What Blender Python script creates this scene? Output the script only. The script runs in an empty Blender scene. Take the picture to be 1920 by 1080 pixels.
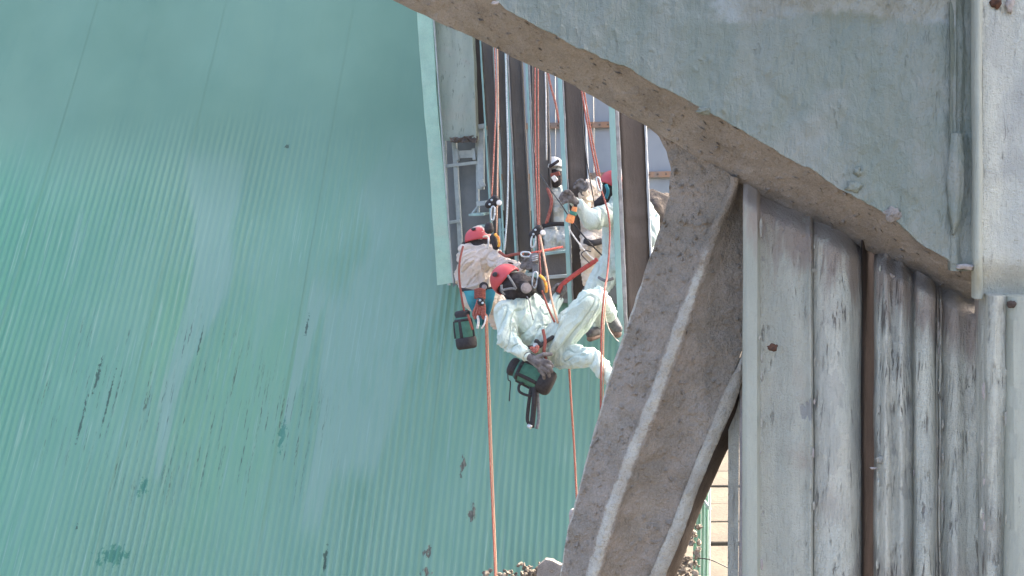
import bpy, bmesh, math, random
import numpy as np
from mathutils import Vector, Matrix, noise
random.seed(7)
R = math.radians
scene = bpy.context.scene
COL = scene.collection

# ------------------------------------------------------------------ camera
CAM = Vector((0, 0, 9.0)); PITCH = R(8); FPX = 1800.0; PPX = 1350.0
cam_d = bpy.data.cameras.new('camera'); cam = bpy.data.objects.new('camera', cam_d); COL.objects.link(cam)
cam.location = CAM; cam.rotation_euler = (R(90) - PITCH, 0, 0)
cam_d.sensor_width = 36; cam_d.lens = 36 * FPX / 1920; cam_d.shift_x = -(PPX - 960) / 1920
cam_d.clip_start = 0.05; cam_d.clip_end = 2000
scene.camera = cam
RX = Vector((1, 0, 0)); FW = Vector((0, math.cos(PITCH), -math.sin(PITCH))); UP = Vector((0, math.sin(PITCH), math.cos(PITCH)))
def P(px, py, d):                      # a point seen at (px, py) of the photograph, d metres in front of the lens
    px, py, d = float(px), float(py), float(d)
    return CAM + d * (FW + RX * ((px - PPX) / FPX) + UP * ((540 - py) / FPX))
def M(px, d): return px * d / FPX      # pixels to metres at a distance

# ------------------------------------------------------------------ sky, sun, exposure
SUN = Vector((0.48, 0.58, 0.66)).normalized()
w = bpy.data.worlds.new('World'); scene.world = w; w.use_nodes = True
nt = w.node_tree; nt.nodes.clear()
sky = nt.nodes.new('ShaderNodeTexSky'); sky.sky_type = 'NISHITA'; sky.sun_disc = False
sky.sun_elevation = math.asin(SUN.z); sky.sun_rotation = math.atan2(SUN.x, SUN.y)
sky.dust_density = 7.0; sky.air_density = 0.7; sky.ozone_density = 0.0
bg = nt.nodes.new('ShaderNodeBackground'); bg.inputs[1].default_value = 0.15
wo = nt.nodes.new('ShaderNodeOutputWorld')
nt.links.new(sky.outputs[0], bg.inputs[0]); nt.links.new(bg.outputs[0], wo.inputs[0])
sd = bpy.data.lights.new('sun', 'SUN'); sd.energy = 2.0; sd.angle = R(0.6); sd.color = (1, 0.93, 0.82)
so = bpy.data.objects.new('sun', sd); COL.objects.link(so); so.location = (10, 14, 25)
so.rotation_euler = SUN.to_track_quat('Z', 'Y').to_euler()
vs = scene.view_settings; vs.view_transform = 'Standard'; vs.look = 'None'; vs.gamma = 1; vs.exposure = 2.86
vs.use_curve_mapping = False

# ------------------------------------------------------------------ materials
def srgb(r, g, b):
    f = lambda c: (c / 255 / 12.92) if c / 255 <= 0.04045 else ((c / 255 + 0.055) / 1.055) ** 2.4
    return (f(r), f(g), f(b), 1)
class NB:
    def __init__(s, name):
        s.m = bpy.data.materials.new(name); s.m.use_nodes = True; s.t = s.m.node_tree; s.t.nodes.clear()
        s.out = s.n('ShaderNodeOutputMaterial'); s.b = s.n('ShaderNodeBsdfPrincipled'); s.l(s.b.outputs[0], s.out.inputs[0])
    def n(s, k, **kw):
        o = s.t.nodes.new(k)
        for a, v in kw.items(): setattr(o, a, v)
        return o
    def l(s, a, b): s.t.links.new(a, b)
    def set(s, sock, v):
        if hasattr(v, 'is_linked') or hasattr(v, 'links'): s.l(v, sock)
        else: sock.default_value = v
    def coord(s, kind='Object', scale=(1, 1, 1), loc=(0, 0, 0)):
        c = s.n('ShaderNodeTexCoord'); m = s.n('ShaderNodeMapping'); m.inputs['Scale'].default_value = scale; m.inputs['Location'].default_value = loc
        s.l(c.outputs[kind], m.inputs[0]); return m.outputs[0]
    def noise(s, vec, scale, detail=4, rough=.55, dist=0):
        o = s.n('ShaderNodeTexNoise'); s.l(vec, o.inputs['Vector']); o.inputs['Scale'].default_value = scale
        o.inputs['Detail'].default_value = detail; o.inputs['Roughness'].default_value = rough; o.inputs['Distortion'].default_value = dist
        return o.outputs[0]
    def rng(s, v, a, b, c=0., d=1.):
        o = s.n('ShaderNodeMapRange'); o.interpolation_type = 'SMOOTHSTEP'; s.set(o.inputs[0], v)
        for i, q in enumerate((a, b, c, d)): o.inputs[i + 1].default_value = q
        return o.outputs[0]
    def math(s, op, a, b=None, c=None):
        o = s.n('ShaderNodeMath', operation=op); s.set(o.inputs[0], a)
        if b is not None: s.set(o.inputs[1], b)
        if c is not None: s.set(o.inputs[2], c)
        return o.outputs[0]
    def mix(s, f, a, b):
        o = s.n('ShaderNodeMix', data_type='RGBA'); s.set(o.inputs[0], f); s.set(o.inputs[6], a); s.set(o.inputs[7], b); return o.outputs[2]
    def bump(s, h, strength=.5, dist=.01, normal=None):
        o = s.n('ShaderNodeBump'); o.inputs['Strength'].default_value = strength; o.inputs['Distance'].default_value = dist
        s.l(h, o.inputs['Height'])
        if normal is not None: s.l(normal, o.inputs['Normal'])
        return o.outputs[0]
    def fin(s, col, rough=.7, normal=None, spec=.3, metal=0):
        s.set(s.b.inputs['Base Color'], col); s.set(s.b.inputs['Roughness'], rough); s.b.inputs['Specular IOR Level'].default_value = spec
        s.b.inputs['Metallic'].default_value = metal
        if normal is not None: s.l(normal, s.b.inputs['Normal'])
        return s.m

def mat_dusty(name, c1, c2, stain, crack, streak=1.0, crackamt=1.0, lump=1.0, seed=0., crackdens=.62, rough=.75, fine=.35, spec=.25, pale=None, bstr=.75, bdist=.012, grain=0., peel=0., ripple=0.):
    """painted steel caked with dust: two tones, brown stains, cracks that run down, crusty relief"""
    b = NB(name)
    st = b.coord(scale=(1, 1, .16 if streak else 1), loc=(seed, seed * .7, 0))
    iso = b.coord(loc=(seed, 0, seed))
    n1 = b.noise(st, 5.5, 5, .6); n2 = b.noise(iso, 2.3, 5, .6, .4)
    col = b.mix(b.rng(n1, .36, .66), c1, c2)
    col = b.mix(b.math('MULTIPLY', b.rng(n2, .5, .72), .75), col, stain)
    n3 = b.noise(b.coord(scale=(1, 1, .11), loc=(seed, 3, 0)), 55, 3, .6, .5) if streak and not grain else (b.noise(b.coord(scale=(1, 1, .035), loc=(seed, 3, 0)), 66, 5, .68, .5) if grain else b.noise(b.coord(loc=(seed, 3, 0)), 48, 3, .55, 0))
    if not streak: crackdens += .06
    n4 = b.noise(iso, 6.0, 3)
    cm = b.math('MULTIPLY', b.rng(n3, crackdens, crackdens + .07), b.math('MULTIPLY', b.rng(n4, .42, .62), crackamt))
    col = b.mix(cm, col, crack)
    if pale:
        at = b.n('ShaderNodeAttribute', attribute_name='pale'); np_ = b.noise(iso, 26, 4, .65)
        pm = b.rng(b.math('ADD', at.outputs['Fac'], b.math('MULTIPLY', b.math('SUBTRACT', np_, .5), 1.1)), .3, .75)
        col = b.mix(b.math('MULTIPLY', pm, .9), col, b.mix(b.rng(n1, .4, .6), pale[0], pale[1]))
    nf = b.noise(iso, 140, 3, .6)
    col = b.mix(b.math('MULTIPLY', b.rng(nf, .55, .75), .25), col, crack)
    gr = None
    if not streak:
        gn = b.noise(b.coord(loc=(seed, 2, 6)), 105, 5, .75)
        col = b.mix(b.math('MULTIPLY', b.rng(gn, .5, .7), .42), col, crack); col = b.mix(b.math('MULTIPLY', b.rng(gn, .5, .34), .3), col, srgb(176, 168, 162))
    if peel:
        pp = b.math('ADD', b.noise(b.coord(scale=(1, 1, .6), loc=(seed, 5, 2)), 4.2, 5, .62), b.math('MULTIPLY', n4, .12))
        pk = b.math('MULTIPLY', b.rng(pp, .62, .64), peel * .8); col = b.mix(pk, col, srgb(146, 147, 144))
    if grain:
        gr = b.noise(b.coord(scale=(1, 1, .045), loc=(seed, 1, 4)), 75, 4, .7, .3)
        col = b.mix(b.math('MULTIPLY', b.rng(gr, .5, .72), min(.75, .55 * grain)), col, tuple(x * .62 for x in c2[:3]) + (1,))
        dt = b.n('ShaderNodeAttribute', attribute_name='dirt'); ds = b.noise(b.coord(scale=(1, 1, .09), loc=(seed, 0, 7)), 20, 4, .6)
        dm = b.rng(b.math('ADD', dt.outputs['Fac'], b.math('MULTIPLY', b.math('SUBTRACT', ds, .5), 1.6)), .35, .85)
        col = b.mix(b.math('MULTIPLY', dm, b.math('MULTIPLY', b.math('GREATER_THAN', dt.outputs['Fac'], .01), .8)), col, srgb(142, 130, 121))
    nl = b.noise(iso, 32, 4, .62, .3); nb = b.noise(iso, 9, 3, .5)
    h = b.math('ADD', b.math('MULTIPLY', nl, .55 * lump), b.math('MULTIPLY', nb, .5))
    h = b.math('ADD', h, b.math('MULTIPLY', nf, fine)); h = b.math('SUBTRACT', h, b.math('MULTIPLY', cm, .8))
    h = b.math('ADD', h, b.math('MULTIPLY', n3, .5 * min(1, streak)))
    if ripple: h = b.math('ADD', h, b.math('MULTIPLY', b.noise(b.coord(scale=(1, 1, .42), loc=(seed, 8, 1)), 22, 3, .5, .4), ripple))
    if gr is not None: h = b.math('SUBTRACT', h, b.math('MULTIPLY', gr, .7 * grain))
    if peel: h = b.math('SUBTRACT', h, b.math('MULTIPLY', pk, .25))
    return b.fin(col, rough, b.bump(h, bstr, bdist), spec)

def mat_simple(name, c1, c2=None, scale=30, rough=.6, bump=.3, dist=.004, spec=.4, metal=0, stretch=(1, 1, 1), detail=4):
    b = NB(name); v = b.coord(scale=stretch); n = b.noise(v, scale, detail, .6)
    c2 = c2 or tuple(x * .7 for x in c1[:3]) + (1,)
    return b.fin(b.mix(b.rng(n, .35, .7), c1, c2), rough, b.bump(n, bump, dist), spec, metal)

def mat_cloth(name, c1, c2, dirt, seed=0):
    b = NB(name); v = b.coord(loc=(seed, seed, 0))
    n = b.noise(v, 5, 4, .6); n2 = b.noise(v, 3.3, 5, .65, .5); n3 = b.noise(v, 400, 2)
    col = b.mix(b.rng(n, .35, .65), c1, c2); col = b.mix(b.math('MULTIPLY', b.rng(n2, .52, .78), .6), col, dirt)
    wr = b.noise(b.coord(scale=(1, 1, .6), loc=(seed, 0, seed)), 17, 3, .5, 1.5); wr = b.math('ABSOLUTE', b.math('SUBTRACT', wr, .5)); wr = b.math('MULTIPLY', b.rng(wr, 0, .16, 1, 0), 1.)
    h = b.math('ADD', b.math('MULTIPLY', wr, 1.), b.math('MULTIPLY', n3, .04))
    return b.fin(col, .85, b.bump(h, .35, .01), .15)

def mat_rope(name, c1, c2, scale=1.):
    b = NB(name); v = b.coord(); wv = b.n('ShaderNodeTexWave', wave_type='BANDS', bands_direction='DIAGONAL')
    b.l(v, wv.inputs[0]); wv.inputs['Scale'].default_value = 38 * scale; wv.inputs['Distortion'].default_value = 2.5
    n = b.noise(v, 90, 3)
    col = b.mix(b.math('MULTIPLY', b.rng(wv.outputs[1], .55, .8), b.rng(n, .4, .6)), c1, c2)
    return b.fin(col, .8, b.bump(wv.outputs[1], .5, .002), .2)

MT = {}
MT['brown'] = mat_dusty('brown_dust_cake', srgb(143, 138, 131), srgb(126, 121, 114), srgb(158, 154, 148), srgb(88, 77, 71), streak=0, crackamt=.14, lump=1.6, crackdens=.66, fine=.6, bstr=1, bdist=.016)
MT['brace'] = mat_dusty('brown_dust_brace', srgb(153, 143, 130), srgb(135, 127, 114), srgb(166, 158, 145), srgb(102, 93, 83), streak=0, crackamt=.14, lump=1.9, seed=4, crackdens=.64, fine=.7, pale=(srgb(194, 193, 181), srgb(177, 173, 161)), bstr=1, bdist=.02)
MT['edge'] = mat_dusty('pale_edge', srgb(172, 170, 168), srgb(160, 157, 154), srgb(150, 141, 134), srgb(96, 86, 80), streak=0, crackamt=.7, lump=1.2, seed=9, fine=.5)  # paler grey for the column edge line, clumps and flakes
MT['web'] = mat_dusty('sea_grey_paint', srgb(105, 114, 102), srgb(115, 121, 110), srgb(127, 130, 121), srgb(92, 98, 90), streak=1, crackamt=.3, lump=.5, seed=2, rough=.36, fine=.2, spec=.5, ripple=.55, pale=(srgb(137, 144, 139), srgb(123, 129, 123)), bstr=1, bdist=.02)
MT['crust'] = mat_dusty('pale_crust', srgb(168, 175, 179), srgb(154, 163, 167), srgb(142, 147, 150), srgb(108, 108, 110), streak=0, crackamt=.6, lump=1.7, seed=12)
for k in range(5):
    MT['plate%d' % k] = mat_dusty('blue_grey_plate_%s' % 'abcde'[k],
        tuple(x * (.8 if k == 0 else 1) for x in srgb(200 + 2 * (k % 2), 201, 186)), tuple(x * (.8 if k == 0 else 1) for x in srgb(184, 187, 174 + k)), [srgb(158, 149, 138), srgb(162, 154, 144), srgb(152, 152, 146), srgb(156, 146, 134), srgb(164, 166, 160)][k],
        srgb(96, 88, 82), streak=1, crackamt=[.5, .75, .75, .85, .5][k], lump=1., seed=20 + 5 * k, crackdens=[.6, .57, .56, .54, .6][k], fine=.6, bstr=1, bdist=.02, grain=[.7, 1, 1.1, 1.2, .6][k], peel=[1, .35, .4, .5, .3][k])
MT['smooth'] = mat_dusty('smooth_grey_plate', srgb(162, 165, 151), srgb(152, 155, 143), srgb(168, 170, 156), srgb(122, 122, 119), streak=1, crackamt=.4, lump=.4, seed=44, fine=.25, grain=.35)
MT['recess'] = mat_dusty('shade_brown_recess', srgb(73, 63, 57), srgb(64, 56, 52), srgb(85, 74, 68), srgb(46, 39, 36), streak=1, crackamt=.8, seed=31)  # shade of the gap and brace edge painted in as dark brown
MT['rust'] = mat_simple('rust', srgb(92, 64, 50), srgb(58, 44, 38), 40, .9, .8, .008)
MT['postweb'] = mat_dusty('post_dusty_web', srgb(85, 78, 72), srgb(77, 71, 66), srgb(94, 88, 83), srgb(56, 50, 46), streak=1, crackamt=.4, lump=.8, seed=50)
MT['thinweb'] = mat_dusty('thin_post_dusty_web', srgb(101, 97, 92), srgb(93, 90, 86), srgb(110, 107, 103), srgb(72, 69, 66), streak=1, crackamt=.4, lump=.8, seed=50)
MT['posteal'] = mat_simple('post_teal_paint', srgb(137, 171, 166), srgb(124, 157, 154), 6, .55, .3, .003, stretch=(1, 1, .3))
MT['postpale'] = mat_simple('post_pale_edge', srgb(160, 168, 174), srgb(141, 148, 154), 8, .6, .4, .004, stretch=(1, 1, .3))
MT['postgrey'] = mat_simple('post_grey_lip', srgb(147, 148, 148), srgb(125, 125, 125), 14, .7, .6, .006)
MT['backwall'] = mat_simple('grey_wall_paint', srgb(158, 164, 170), srgb(142, 150, 155), 1.6, .7, .3, .006, stretch=(1, 1, .5), detail=6)
MT['rail'] = mat_simple('rusty_orange_rail', srgb(166, 132, 108), srgb(142, 130, 122), 5, .8, .5, .004, stretch=(2, 1, 1))
MT['bolt'] = mat_simple('bolt_steel', srgb(120, 104, 92), None, 40, .6)
MT['concrete'] = mat_dusty('streaked_concrete', srgb(149, 159, 147), srgb(135, 146, 135), srgb(153, 150, 139), srgb(100, 110, 101), streak=1, crackamt=.9, lump=.6, seed=60, crackdens=.6)
MT['flash'] = mat_dusty('teal_board_paint', srgb(152, 187, 169), srgb(142, 175, 159), srgb(161, 181, 165), srgb(109, 135, 124), streak=0, crackamt=.5, lump=.5, seed=64)
MT['dark'] = mat_simple('dark_grey_backing', srgb(112, 118, 119), srgb(98, 104, 106), 3, .8, .2)
MT['frame'] = mat_simple('pale_frame_steel', srgb(160, 170, 170), srgb(142, 152, 152), 12, .6, .4, .004)
MT['frameteal'] = mat_simple('teal_grey_frame_steel', srgb(140, 172, 170), srgb(128, 148, 147), 12, .6, .4, .004)
MT['rock'] = mat_simple('dust_rock', srgb(112, 104, 95), srgb(78, 71, 65), 9, .95, 1., .05)
MT['rubble'] = mat_simple('rubble_stone', srgb(132, 122, 108), srgb(64, 55, 48), 22, .95, .8, .01)
MT['orange'] = mat_rope('orange_rope', srgb(158, 92, 76), srgb(196, 168, 152))
MT['redrope'] = mat_rope('red_rope', srgb(138, 74, 66), srgb(182, 142, 130))
MT['tanrope'] = mat_rope('tan_rope', srgb(196, 168, 144), srgb(176, 98, 78))
MT['brownrope'] = mat_rope('brown_rope', srgb(136, 80, 70), srgb(108, 64, 58))
MT['paleroper'] = mat_rope('pale_rope', srgb(196, 204, 204), srgb(120, 128, 128))
MT['cable'] = mat_simple('black_cable', srgb(42, 40, 42), None, 50, .5)
MT['whitecable'] = mat_simple('white_cable', srgb(224, 222, 218), None, 50, .5)
MT['black'] = mat_simple('black_nylon', srgb(48, 46, 48), srgb(36, 34, 36), 60, .7, .5)
MT['hood'] = mat_simple('black_hood', srgb(52, 48, 50), srgb(38, 34, 36), 24, .8, .7, .01)
MT['strap'] = mat_simple('grey_strap', srgb(120, 122, 124), srgb(96, 98, 100), 60, .7)
MT['helmred'] = mat_simple('red_helmet_shell', srgb(176, 66, 70), srgb(164, 60, 65), 8, .45, .06, .002, spec=.5)
MT['helmwhite'] = mat_simple('white_helmet_shell', srgb(226, 228, 226), srgb(206, 210, 208), 8, .4, .05, .002, spec=.5)
MT['metal'] = mat_simple('bare_metal', srgb(190, 196, 198), srgb(160, 166, 170), 30, .35, .2, .002, metal=.6)
MT['filter'] = mat_simple('grey_filter', srgb(142, 134, 132), srgb(118, 112, 110), 30, .6, .4)
MT['glove'] = mat_simple('grey_glove', srgb(112, 110, 110), srgb(76, 72, 72), 26, .9, .8, .008)
MT['boot'] = mat_simple('dark_boot', srgb(92, 94, 96), srgb(66, 64, 66), 20, .8, .7, .008)
MT['sole'] = mat_simple('brown_sole', srgb(124, 104, 94), srgb(84, 70, 64), 30, .9, .6)
MT['bagteal'] = mat_simple('bag_teal_fabric', srgb(66, 110, 94), srgb(54, 92, 80), 20, .8, .4)
MT['tealcloth'] = mat_simple('teal_cloth', srgb(66, 140, 148), srgb(48, 104, 120), 7, .9, .6, .02)
MT['skin'] = mat_simple('skin', srgb(150, 108, 88), srgb(132, 92, 74), 20, .6, .2)
MT['yellow'] = mat_simple('yellow_trim', srgb(224, 178, 70), srgb(196, 96, 54), 30, .6)
MT['toolor'] = mat_simple('orange_tool_grip', srgb(222, 156, 96), srgb(204, 116, 80), 60, .6)
MT['toolgr'] = mat_simple('green_tool_band', srgb(70, 134, 120), None, 30, .6)
MT['redtape'] = mat_simple('red_webbing', srgb(160, 72, 66), srgb(134, 60, 56), 40, .85, .5)
MT['pipe'] = mat_simple('white_pipe', srgb(222, 222, 218), srgb(198, 198, 194), 12, .5)
CL = {'front': mat_cloth('pale_coverall_cool', srgb(190, 205, 196), srgb(177, 194, 187), srgb(166, 164, 156), 1),
      'left': mat_cloth('pale_coverall_warm', srgb(196, 185, 174), srgb(187, 179, 171), srgb(166, 151, 135), 5),
      'white': mat_cloth('pale_coverall_dull', srgb(192, 198, 190), srgb(179, 183, 178), srgb(162, 155, 148), 9),
      'right': mat_cloth('pale_coverall_blue', srgb(192, 207, 201), srgb(181, 196, 190), srgb(175, 177, 171), 13),
      'cream': mat_cloth('cream_coverall', srgb(210, 198, 182), srgb(194, 181, 165), srgb(166, 153, 137), 17)}

# ------------------------------------------------------------------ object helpers
def tag(o, label=None, cat=None, group=None, kind=None):
    if label: o['label'] = label
    if cat: o['category'] = cat
    if group: o['group'] = group
    if kind: o['kind'] = kind
    return o
def thing(name, loc, label, cat, group=None):
    o = bpy.data.objects.new(name, None); COL.objects.link(o); o.location = loc; o.empty_display_size = .1
    return tag(o, label, cat, group)
def world_loc(o):
    v = o.location.copy()
    while o.parent: o = o.parent; v += o.location
    return v
def mesh(name, verts, faces, mat, parent=None, smooth=True, origin=None):
    """one mesh object; verts in world coordinates"""
    base = world_loc(parent) if parent else Vector((0, 0, 0))
    org = Vector(origin) if origin is not None else (Vector((0, 0, 0)) + base)
    me = bpy.data.meshes.new(name); me.from_pydata([tuple(Vector(v) - org) for v in verts], [], faces); me.update()
    if smooth: me.polygons.foreach_set('use_smooth', [True] * len(me.polygons))
    me.materials.append(MT[mat] if isinstance(mat, str) else mat)
    o = bpy.data.objects.new(name, me); COL.objects.link(o); o.location = org - base
    if parent: o.parent = parent
    return o
def bm_obj(name, bm, mat, parent=None, smooth=True, origin=None):
    bmesh.ops.recalc_face_normals(bm, faces=bm.faces[:])
    vs_ = [v.co.copy() for v in bm.verts]; bm.verts.index_update()
    fs = [[v.index for v in f.verts] for f in bm.faces]; bm.free()
    return mesh(name, vs_, fs, mat, parent, smooth, origin)
def fbm(v, o=4): return noise.fractal(v, 1.0, 2.0, o)
def lerp(a, b, t): return a + (b - a) * t
def sst(a, b, x):
    t = max(0, min(1, (x - a) / (b - a))); return t * t * (3 - 2 * t)
def resample(pts, n):
    a = np.array(pts, float); s = np.r_[0, np.cumsum(np.hypot(np.diff(a[:, 0]), np.diff(a[:, 1])) + 1e-9)]; t = np.linspace(0, s[-1], n)
    return np.stack([np.interp(t, s, a[:, k]) for k in range(a.shape[1])], 1)
def catmull(pts, n):
    a = [Vector(p) for p in pts]; a = [a[0] * 2 - a[1]] + a + [a[-1] * 2 - a[-2]]; out = []
    for i in range(1, len(a) - 2):
        for k in range(n):
            t = k / n; p0, p1, p2, p3 = a[i - 1:i + 3]
            out.append(.5 * ((2 * p1) + (p2 - p0) * t + (2 * p0 - 5 * p1 + 4 * p2 - p3) * t * t + (3 * p1 - p0 - 3 * p2 + p3) * t ** 3))
    out.append(a[-2]); return out
def ribbon(name, A, B, nu, nv, mat, parent, prof=None, amp=.004, freq=9., thick=.03, fine=.0, stretch=1., pale=None):
    """a plate between two edge lines (px, py, distance), crusty relief, with real thickness behind it"""
    a = resample(A, nu); b = resample(B, nu); vs_ = []
    for i in range(nu):
        for j in range(nv):
            t = j / (nv - 1); q = a[i] * (1 - t) + b[i] * t; d = q[2] + (prof(t, i / (nu - 1), q[0], q[1]) if prof else 0)
            p = P(q[0], q[1], d); s = Vector((p.x * freq, p.y * freq, p.z * freq * stretch))
            nv_ = Vector((noise.noise(s + Vector((9, 0, 0))), noise.noise(s), noise.noise(s + Vector((0, 7, 0)))))
            p = p + Vector((nv_.x * amp * .6, fbm(s * .8, 3) * amp * 1.6, nv_.z * amp * .6))
            if fine:
                f = noise.noise(s * 3.6); f2 = noise.noise(s * 1.5 + Vector((4, 4, 4))); p.y -= fine * (max(0, f - .28) * 4 * (.35 + max(0, f2) * 1.6))
            vs_.append(p)
    n = len(vs_); back = Vector((0, thick, 0)); vs_ += [p + back for p in vs_]; F = []
    for i in range(nu - 1):
        for j in range(nv - 1):
            k = i * nv + j; F.append((k, k + 1, k + nv + 1, k + nv)); F.append((n + k, n + k + nv, n + k + nv + 1, n + k + 1))
    loop = [j for j in range(nv)] + [i * nv + nv - 1 for i in range(1, nu)] + [(nu - 1) * nv + j for j in range(nv - 2, -1, -1)] + [i * nv for i in range(nu - 2, 0, -1)]
    for k in range(len(loop)):
        x, y = loop[k], loop[(k + 1) % len(loop)]; F.append((x, n + x, n + y, y))
    o = mesh(name, vs_, F, mat, parent)
    if mat.startswith('plate') or mat == 'smooth':
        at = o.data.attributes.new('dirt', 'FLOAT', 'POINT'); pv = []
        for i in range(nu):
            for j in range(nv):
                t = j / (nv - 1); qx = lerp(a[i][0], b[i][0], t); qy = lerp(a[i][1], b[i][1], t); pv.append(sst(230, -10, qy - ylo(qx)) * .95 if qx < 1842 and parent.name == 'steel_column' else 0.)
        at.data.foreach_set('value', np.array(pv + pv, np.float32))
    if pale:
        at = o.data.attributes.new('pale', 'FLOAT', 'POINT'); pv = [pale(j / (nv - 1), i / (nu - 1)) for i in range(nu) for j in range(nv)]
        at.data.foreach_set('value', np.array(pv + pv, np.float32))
    bm = bmesh.new(); bm.from_mesh(o.data); bmesh.ops.recalc_face_normals(bm, faces=bm.faces[:])
    for e in bm.edges:
        if len(e.link_faces) == 2 and e.calc_face_angle(0) > 1.0: e.smooth = False
    bm.to_mesh(o.data); bm.free()
    return o
def tube(name, pts, r, mat, parent=None, seg=8, sub=6, origin=None, flat=None, closed=False):
    """rope / pipe along points; r number or list; flat squashes it into webbing"""
    path = catmull(pts, sub) if sub > 1 else [Vector(p) for p in pts]
    n = len(path); vs_ = []; F = []
    rr = [r] * n if not isinstance(r, (list, tuple)) else list(np.interp(np.linspace(0, 1, n), np.linspace(0, 1, len(r)), r))
    for i, p in enumerate(path):
        t = (path[min(n - 1, i + 1)] - path[max(0, i - 1)]).normalized()
        x = t.cross(Vector((0, 1, 0)));
        if x.length < .05: x = t.cross(Vector((1, 0, 0)))
        x.normalize(); y = t.cross(x).normalized()
        for k in range(seg):
            a = 2 * math.pi * k / seg; vs_.append(p + x * math.cos(a) * rr[i] + y * math.sin(a) * rr[i] * (flat or 1))
    for i in range(n - 1):
        for k in range(seg):
            a, b = i * seg + k, i * seg + (k + 1) % seg; F.append((a, b, b + seg, a + seg))
    F.append(tuple(range(seg))[::-1]); F.append(tuple(range((n - 1) * seg, n * seg)))
    return mesh(name, vs_, F, mat, parent, True, origin)
def box(name, c, sx, sy, sz, mat, parent=None, rot=None, bev=.004, origin=None):
    bm = bmesh.new(); bmesh.ops.create_cube(bm, size=1)
    bmesh.ops.scale(bm, vec=(sx, sy, sz), verts=bm.verts)
    if bev: bmesh.ops.bevel(bm, geom=bm.edges[:], offset=min(bev, sx * .3, sy * .3, sz * .3), segments=1, affect='EDGES')
    if rot is not None: bmesh.ops.rotate(bm, matrix=rot, verts=bm.verts)
    bmesh.ops.translate(bm, vec=c, verts=bm.verts)
    return bm_obj(name, bm, mat, parent, False, origin)
def bar(name, p0, p1, wx, wy, mat, parent=None, bev=.003, jag=0., nseg=1):
    """straight member of rectangular section from p0 to p1 (wx across the view, wy in depth)"""
    p0, p1 = Vector(p0), Vector(p1); t = (p1 - p0); L = t.length; t.normalize()
    y = Vector((0, 1, 0)); y = (y - t * y.dot(t)).normalized(); x = y.cross(t).normalized()
    vs_ = []; F = []
    for i in range(nseg + 1):
        p = p0 + t * L * i / nseg
        for sx, sy in ((-1, -1), (1, -1), (1, 1), (-1, 1)):
            j = Vector((0, 0, 0))
            if jag: j = Vector((noise.noise(p * 14 + Vector((sx * 5, sy * 3, 0))), noise.noise(p * 11 + Vector((sx, 9, sy))), 0)) * jag
            vs_.append(p + x * sx * wx / 2 + y * sy * wy / 2 + j)
    for i in range(nseg):
        for k in range(4):
            a, b = i * 4 + k, i * 4 + (k + 1) % 4; F.append((a, b, b + 4, a + 4))
    F.append((3, 2, 1, 0)); m_ = nseg * 4; F.append((m_, m_ + 1, m_ + 2, m_ + 3))
    o = mesh(name, vs_, F, mat, parent, False)
    bm = bmesh.new(); bm.from_mesh(o.data)
    if bev:
        eg = [e for e in bm.edges if len(e.link_faces) == 2 and e.calc_face_angle(0) > 1.2]
        bmesh.ops.bevel(bm, geom=eg, offset=min(bev, wx * .25, wy * .25), segments=1, affect='EDGES')
    bmesh.ops.recalc_face_normals(bm, faces=bm.faces[:]); bm.to_mesh(o.data); bm.free()
    return o

# ================================================================== SETTING: ground
def ground_mat():
    b = NB('tan_yard'); v = b.coord(); n = b.noise(v, .8, 6, .6); n2 = b.noise(v, 9, 4, .6)
    col = b.mix(b.rng(n, .35, .65), srgb(94, 88, 78), srgb(84, 79, 71)); col = b.mix(b.math('MULTIPLY', b.rng(n2, .55, .75), .5), col, srgb(62, 55, 47))
    return b.fin(col, .95, b.bump(b.math('ADD', n, n2), .6, .03), .1)
MT['yard'] = ground_mat()
g = mesh('ground', [(-900, -300, -.12), (900, -300, -.12), (900, 1500, -.12), (-900, 1500, -.12)], [(0, 1, 2, 3)], 'yard', None, False)
tag(g, 'tan dusty yard ground far below the workers', 'ground', kind='structure')
# paving slabs of the yard that show between the brace and the column
rs = random.Random(3)
for row in range(16):
    y0 = 17.0 + row * 1.25 + rs.uniform(-.12, .12)
    for cx in (-1.6, .9):
        x0, x1 = cx - 1.22, cx + 1.22; h = rs.uniform(-.03, .03); s = rs.uniform(-.1, .1)
        bm = bmesh.new(); bmesh.ops.create_cube(bm, size=1); bmesh.ops.scale(bm, vec=(2.44, 1.225, .12), verts=bm.verts)
        bmesh.ops.bevel(bm, geom=bm.edges[:], offset=.02, segments=1, affect='EDGES')
        bmesh.ops.rotate(bm, matrix=Matrix.Rotation(s * .25, 3, 'Z') @ Matrix.Rotation(rs.uniform(-.02, .02), 3, 'X'), verts=bm.verts)
        bmesh.ops.translate(bm, vec=(cx, y0, -.07 + h * .5), verts=bm.verts)
        bm_obj('paving_slab', bm, 'yard', g, False)

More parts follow.
